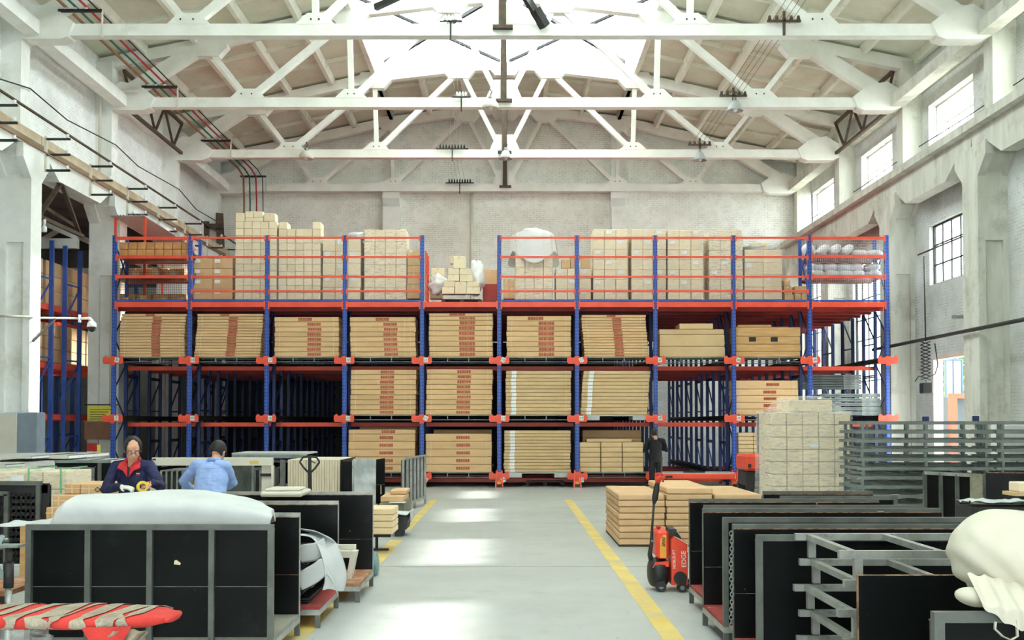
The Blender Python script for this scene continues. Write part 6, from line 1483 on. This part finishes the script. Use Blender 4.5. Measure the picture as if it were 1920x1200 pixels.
def hand(mb, wrist, d, nrm, side, curl=.6, s=1.0):
    # palm, four unequal bent fingers and a thumb leaving the side of the palm
    d = Vector(d).normalized(); nrm = Vector(nrm); nrm = (nrm-d*nrm.dot(d)).normalized(); a = d.cross(nrm)*side; w = Vector(wrist)
    for t in (.02, .045, .07): 
        for q in (-.026, -.009, .009, .026): mb.ell(w+d*t*s+a*q*s, (.0155*s,)*3, 8, 6)
    mb.tube([w-d*.03, w+d*.02*s], [(.022*s, .026*s), (.024*s, .03*s)], 10)
    for k, (q, L) in enumerate(((-.032, .066), (-.011, .078), (.011, .084), (.032, .074))):
        p = w+d*.082*s+a*q*s; pts = [p]; ang = 0; dirn = d
        for j, f in enumerate((.45, .32, .23)):
            ang += curl*(.55 if j == 0 else .8)+.04*k; v = d*math.cos(ang)-nrm*math.sin(ang); p = p+v*L*f*s; pts.append(p)
        mb.tube(pts, [.0098*s, .0092*s, .0085*s, .0068*s], 8); mb.ell(pts[-1], (.007*s,)*3, 8, 6); [mb.ell(p_, (.0095*s,)*3, 8, 6) for p_ in pts[:-1]]
    p = w+d*.025*s+a*.03*s; q1 = p+(a*.75+d*.6-nrm*.25).normalized()*.04*s; q2 = q1+(a*.25+d*.8-nrm*.5*curl).normalized()*.03*s
    mb.tube([p, q1, q2], [.0125*s, .011*s, .0085*s], 8); mb.ell(q1, (.011*s,)*3, 8, 6); mb.ell(q2, (.0085*s,)*3, 8, 6)
def head_mesh(mb, c, rot, s=1.12):
    # features live in head space: -y is forward, z up; c is the middle of the skull
    T = lambda x, y, z: Vector(c)+rot @ (Vector((x, y, z))*s)
    mb.ell(T(0, .012, .02), (.077*s, .098*s, .098*s), 24, 16, rot); mb.ell(T(0, -.03, -.045), (.058*s, .062*s, .072*s), 20, 14, rot); mb.ell(T(0, -.058, -.092), (.03*s, .026*s, .024*s), 14, 10, rot)
    mb.ell(T(0, -.052, .032), (.058*s, .036*s, .05*s), 16, 12, rot)
    mb.tube([T(0, -.085, .012), T(0, -.1, -.012), T(0, -.108, -.03)], [.008*s, .011*s, .0145*s], 10); mb.ell(T(0, -.104, -.032), (.017*s, .013*s, .011*s), 12, 8, rot)
    for q in (-1, 1):
        mb.ell(T(q*.076, .012, -.012), (.011*s, .02*s, .032*s), 12, 10, rot); mb.ell(T(q*.038, -.066, -.03), (.024*s, .02*s, .02*s), 12, 8, rot); mb.ell(T(q*.03, -.084, .022), (.022*s, .01*s, .008*s), 10, 8, rot)
    mb.ell(T(0, -.088, -.062), (.024*s, .01*s, .006*s), 12, 8, rot); mb.ell(T(0, -.085, -.072), (.021*s, .011*s, .007*s), 12, 8, rot)
    return T
def person(label, loc, rz, pose, top, topname, hand_r=None, bald=False, vox=.008, legs=None):
    t = thing('person', label, 'person', loc, rz); B = MB(); Q = pose
    hip = Vector(Q.get('hip', (0, 0, .93))); ch = Vector(Q['chest']); nk = Vector(Q['neck']); hd = Vector(Q['head'])
    # inner body: torso, neck, legs, arms
    B.tube([hip-Vector((0, 0, .08)), hip, lerp(hip, ch, .5), ch, lerp(ch, nk, .7)], [(.14, .1), (.155, .105), (.13, .095), (.155, .1), (.08, .07)], 18)
    B.tube([lerp(ch, nk, .6), nk, lerp(nk, hd, .6)], [.062, .054, .056], 14)
    rot = Matrix.Rotation(Q.get('yaw', 0), 3, 'Z') @ Matrix.Rotation(-Q.get('roll', 0), 3, 'Y') @ Matrix.Rotation(Q.get('nod', 0), 3, 'X')
    T = head_mesh(B, hd, rot)
    for s in (-1, 1):
        h = hip+Vector((s*.09, 0, -.06)); k = Vector((s*.1, -.02, .49)); a = Vector((s*.1, .02, .09))
        limb(B, [h, k, a], [.08, .055, .038]); limb(B, [a+Vector((0, 0, -.045)), a+Vector((s*.01, -.13, -.055))], [.032, .03])
        A = Q['arms'][0 if s < 0 else 1]; limb(B, A[:3], [.048, .036, .025])
    H1 = MB()
    for i, s in ((0, -1), (1, 1)):
        A = Q['arms'][i]; tgt = H1 if (hand_r == 'glove' and i == 0) else B
        hand(tgt, A[2], A[3], A[4], A[5] if len(A) > 5 else s, A[6] if len(A) > 6 else .6)
    mpart('body', bake(B, vox, 2), M_skin, t)
    if H1.v: mpart('glove', bake(H1, .006, 1), M_glove, t, 'pale cotton glove')
    # top: torso and sleeves
    J = MB(); sl = Vector(Q['arms'][0][0]); sr_ = Vector(Q['arms'][1][0]); m_ = (sl+sr_)/2
    fa = Q.get('fat', 1)
    J.tube([hip-Vector((0, 0, .1)), hip, lerp(hip, ch, .5), ch, lerp(ch, m_, .75), lerp(ch, nk, .82)], [(.185*fa, .135), (.185*fa, .135), (.17*fa, .13), (.178*fa, .135), (.15*fa, .105), (.075, .075)], 20)
    for i in (0, 1):
        A = Q['arms'][i]; e = Vector(A[1]); w = Vector(A[2]); wc = lerp(e, w, .93)
        limb(J, [A[0], e, wc], [.066, .06, .045]); J.tube([lerp(m_, A[0], .3), A[0]], [.08, .066], 14)
        # creases at the elbow
        for q in (.12, .22): c = lerp(e, w, q); J.ell(c, (.062, .062, .03), 12, 6)
    me = bake(J, max(vox, .009), 4)
    nr = [tuple(v.normal) for v in me.vertices]; co = [tuple(v.co) for v in me.vertices]; flat = []
    for c, q in zip(co, nr):
        cv = Vector(c); k = noise.noise(cv*9)*.007+noise.noise(cv*Vector((14, 14, 30)))*.005; flat += [c[0]+q[0]*k, c[1]+q[1]*k, c[2]+q[2]*k]
    me.vertices.foreach_set('co', flat); me.update()
    mpart(topname, me, top, t)
    if legs:
        L = MB()
        for s in (-1, 1):
            h = hip+Vector((s*.09, 0, -.02)); k = Vector((s*.1, -.02, .49)); a = Vector((s*.1, .02, .1)); limb(L, [h, k, a], [.105, .078, .062])
        L.tube([hip-Vector((0, 0, .12)), hip+Vector((0, 0, .02))], [(.165, .12), (.16, .115)], 16); mpart('trousers', bake(L, .012, 3), legs, t)
        for s in (-1, 1): part('shoe', MB().bbox(s*.11-.048, -.17, 0, s*.11+.048, .1, .085, .025), M_shoe, t)
    # hair
    Hm = MB(); V = []; base = len(Hm.v)
    hh = MB(); hh.ell((0, .014, .022), (.082, .104, .104), 48, 36)
    keep = []
    for f in hh.f:
        c = sum((Vector(hh.v[i]) for i in f), Vector())/len(f)
        front = c.y < -.045 - (.0 if not bald else -.07)+(c.z-.03)*.0
        lowf = c.z < (-.055 if c.y > .02 else .035-(c.y)*0.0 if abs(c.x) < .07 else .0)
        if bald:
            ok = (c.y > .03 and c.z > -.06) or (abs(c.x) > .05 and c.z > -.015 and c.y > -.045) or (c.z > .06 and c.y > -.03-.35*(abs(c.x)-.03))
        else: ok = (c.y > .0 and c.z > -.06) or (c.z > .045) or (abs(c.x) > .06 and c.z > .0 and c.y > -.05)
        if ok: keep.append(f)
    hh.f = keep; hh.sm = [True]*len(keep); hh.v = [tuple(Vector(hd)+rot @ (Vector(v)*1.12)+Vector((noise.noise(Vector(v)*60), noise.noise(Vector(v)*70), noise.noise(Vector(v)*80)))*.003) for v in hh.v]
    o = part('hair', hh, M_hair, t); m = o.modifiers.new('s', 'SOLIDIFY'); m.thickness = .012; m.offset = 0
    for s in (-1, 1):
        part('eye', MB().ell(T(s*.03, -.086, .006), (.012, .008, .006), 10, 8, rot), M_white, t); part('iris', MB().ell(T(s*.03, -.092, .004), (.005, .004, .005), 8, 6, rot), M_ink, t)
        part('eyebrow', MB().bar(T(s*.015, -.094, .026), T(s*.048, -.082, .028), .006, .006), M_hair, t)
    part('lips', MB().ell(T(0, -.093, -.067), (.02, .006, .004), 10, 6, rot), pmat('lips', (186,110,98), (176,100,90), 5, .5) if 'lips' not in MATS else MATS['lips'], t)
    return t, T, rot
wx_, wd = X(251, 12), 12.0
t, T, rot = person('person in a navy work jacket with a red collar, taping with a yellow roll', (wx_, wd, 0), 0,
    dict(hip=(0, .06, .95), chest=(0, -.0, 1.26), neck=(.01, -.05, 1.47), head=(.035, -.125, 1.61), nod=.42, yaw=.4, roll=.0,
         arms=[((-.185, -.01, 1.42), (-.25, -.15, 1.17), (-.01, -.36, 1.205), (.95, -.2, -.05), (0, -.3, 1), 1, .3),
               ((.185, -.01, 1.42), (.345, -.13, 1.2), (.33, -.35, 1.245), (-.8, -.25, -.2), (.2, -.5, .8), -1, .9)]), M_navy, 'jacket', 'glove', bald=True, legs=M_trous, vox=.007)
# collar with lapels, undershirt, chest logo, glasses, tape roll
def collar(s):
    mb = MB(); o_ = [(s*.062, -.03, 1.49), (s*.115, -.1, 1.455), (s*.125, -.15, 1.40), (s*.06, -.165, 1.375), (s*.0+s*.008, -.168, 1.30), (s*.02, -.14, 1.42), (s*.045, -.09, 1.47)]
    c = Vector((s*.06, -.14, 1.42)); n = len(o_)
    V = [Vector(p) for p in o_]+[c+Vector((0, -.012, 0))]; return mb.add(V, [(i, (i+1) % n, n) for i in range(n)])
for s in (-1, 1):
    o = part('collar', collar(s), M_collar, t, 'red collar'); m = o.modifiers.new('s', 'SOLIDIFY'); m.thickness = .012; m.offset = 0
part('collar_back', MB().tube([(-.075, -.06, 1.47), (-.07, .01, 1.5), (0, .04, 1.52), (.07, .01, 1.5), (.085, -.06, 1.47)], [(.014, .028)]*5, 8), M_collar, t)
part('undershirt', MB().add([(-.03, -.142, 1.41), (.035, -.142, 1.41), (.004, -.15, 1.32)], [(0, 1, 2)]), M_ink, t)
part('chest_logo', MB().box(.085, -.158, 1.335, .125, -.15, 1.347), M_ye, t); part('chest_logo', MB().box(.085, -.158, 1.322, .125, -.15, 1.33), M_collar, t)
part('jacket_placket', MB().bar((.0, -.148, 1.29), (.0, -.1, .98), .012, .008), M_trous, t)
mb = MB()
for s in (-1, 1): mb.torus(T(s*.034, -.104, .004), .022, .0022, 20, 6, rot @ Matrix.Rotation(math.pi/2, 3, 'X')); mb.tube([T(s*.057, -.1, .008), T(s*.08, -.04, .008), T(s*.08, .01, .0)], .0022, 6)
mb.tube([T(-.012, -.108, .006), T(.012, -.108, .006)], .002, 6); part('glasses', mb, M_ink, t)
c = Vector((X(268, 11.6), 11.6, Z(913, 11.6)))
tr = thing('tape_roll', 'yellow roll of packing tape held by the person in navy', 'tape', tuple(c)); ax = Matrix.Rotation(.5, 3, 'Z') @ Matrix.Rotation(math.pi/2-.25, 3, 'X')
def ring(R0, R1, w):
    mb = MB(); n = 36
    for r, y in ((R0, -w), (R1, -w), (R1, w), (R0, w)):
        for k in range(n): a = 2*math.pi*k/n; mb.v.append(tuple(ax @ Vector((r*math.cos(a), r*math.sin(a), y))))
    for j in range(4):
        for k in range(n): mb.f.append([j*n+k, j*n+(k+1) % n, ((j+1) % 4)*n+(k+1) % n, ((j+1) % 4)*n+k]); mb.sm.append(False)
    return mb
part('tape', ring(.038, .062, .024), M_ytape, tr); part('core', ring(.033, .038, .024), M_kraftl, tr)
# worker seen from behind in light blue
t, T, rot = person('person in a light blue shirt seen from behind, bending over the work', (X(394, 13), 13.0, 0), math.pi,
    dict(fat=1.18, hip=(0, .05, .93), chest=(0, -.08, 1.22), neck=(-.02, -.17, 1.42), head=(-.03, -.25, 1.54), nod=.75, yaw=-.15, roll=0,
         arms=[((-.17, -.12, 1.37), (-.2, -.3, 1.16), (-.1, -.45, 1.1), (.6, -.6, -.2), (0, 0, 1), 1, .7),
               ((.2, -.12, 1.38), (.38, -.2, 1.18), (.36, -.4, 1.08), (-.2, -.9, -.3), (0, 0, 1), -1, .7)]), M_lb, 'shirt', None, legs=M_trous, vox=.008)
part('shirt_collar', MB().tube([(-.08, -.2, 1.44), (-.085, -.12, 1.45), (-.02, -.085, 1.46), (.05, -.12, 1.45), (.045, -.2, 1.44)], [(.012, .024)]*5, 8), M_lb, t)
part('yoke_seam', MB().tube([(-.17, -.06, 1.36), (0, .02, 1.345), (.17, -.06, 1.36)], .004, 6), M_lb, t)
c = P(357, 917, 13.5); ax = Matrix.Rotation(-.3, 3, 'Z') @ Matrix.Rotation(math.pi/2, 3, 'X')
tr = thing('tape_roll', 'brown roll of packing tape held by the person in light blue', 'tape', tuple(c)); part('tape', ring(.036, .055, .024), M_kraft, tr); part('core', ring(.03, .036, .024), M_white, tr)
# dark-suited person at the racking
t, T, rot = person('person in a black suit standing with their back turned before the eighth bay', (X(1229, 29), 29.0, 0), math.pi,
    dict(hip=(0, 0, .93), chest=(0, 0, 1.25), neck=(0, -.01, 1.45), head=(.03, -.05, 1.59), nod=.2, yaw=.1, roll=0,
         arms=[((-.2, 0, 1.4), (-.3, -.05, 1.14), (-.1, -.26, 1.22), (.9, -.3, .3), (0, -1, 0), 1, .7),
               ((.2, 0, 1.4), (.29, -.05, 1.13), (.08, -.28, 1.25), (-.9, -.3, .3), (0, -1, 0), -1, .7)]), M_suit, 'suit_jacket', None, legs=M_suit, vox=.01)
t, T, rot = person('person in navy cut off by the left edge of the photo', (-4.03, 7.75, 0), math.pi/2,
    dict(hip=(0, 0, .93), chest=(0, 0, 1.25), neck=(0, -.01, 1.45), head=(0, -.04, 1.59), nod=.2,
         arms=[((-.2, 0, 1.4), (-.26, .0, 1.12), (-.27, -.04, .87), (0, -.1, -1), (1, 0, 0), 1, .4),
               ((.2, 0, 1.4), (.26, .0, 1.12), (.27, -.04, .87), (0, -.1, -1), (-1, 0, 0), -1, .4)]), M_navy, 'jacket', None, legs=M_trous, vox=.011)
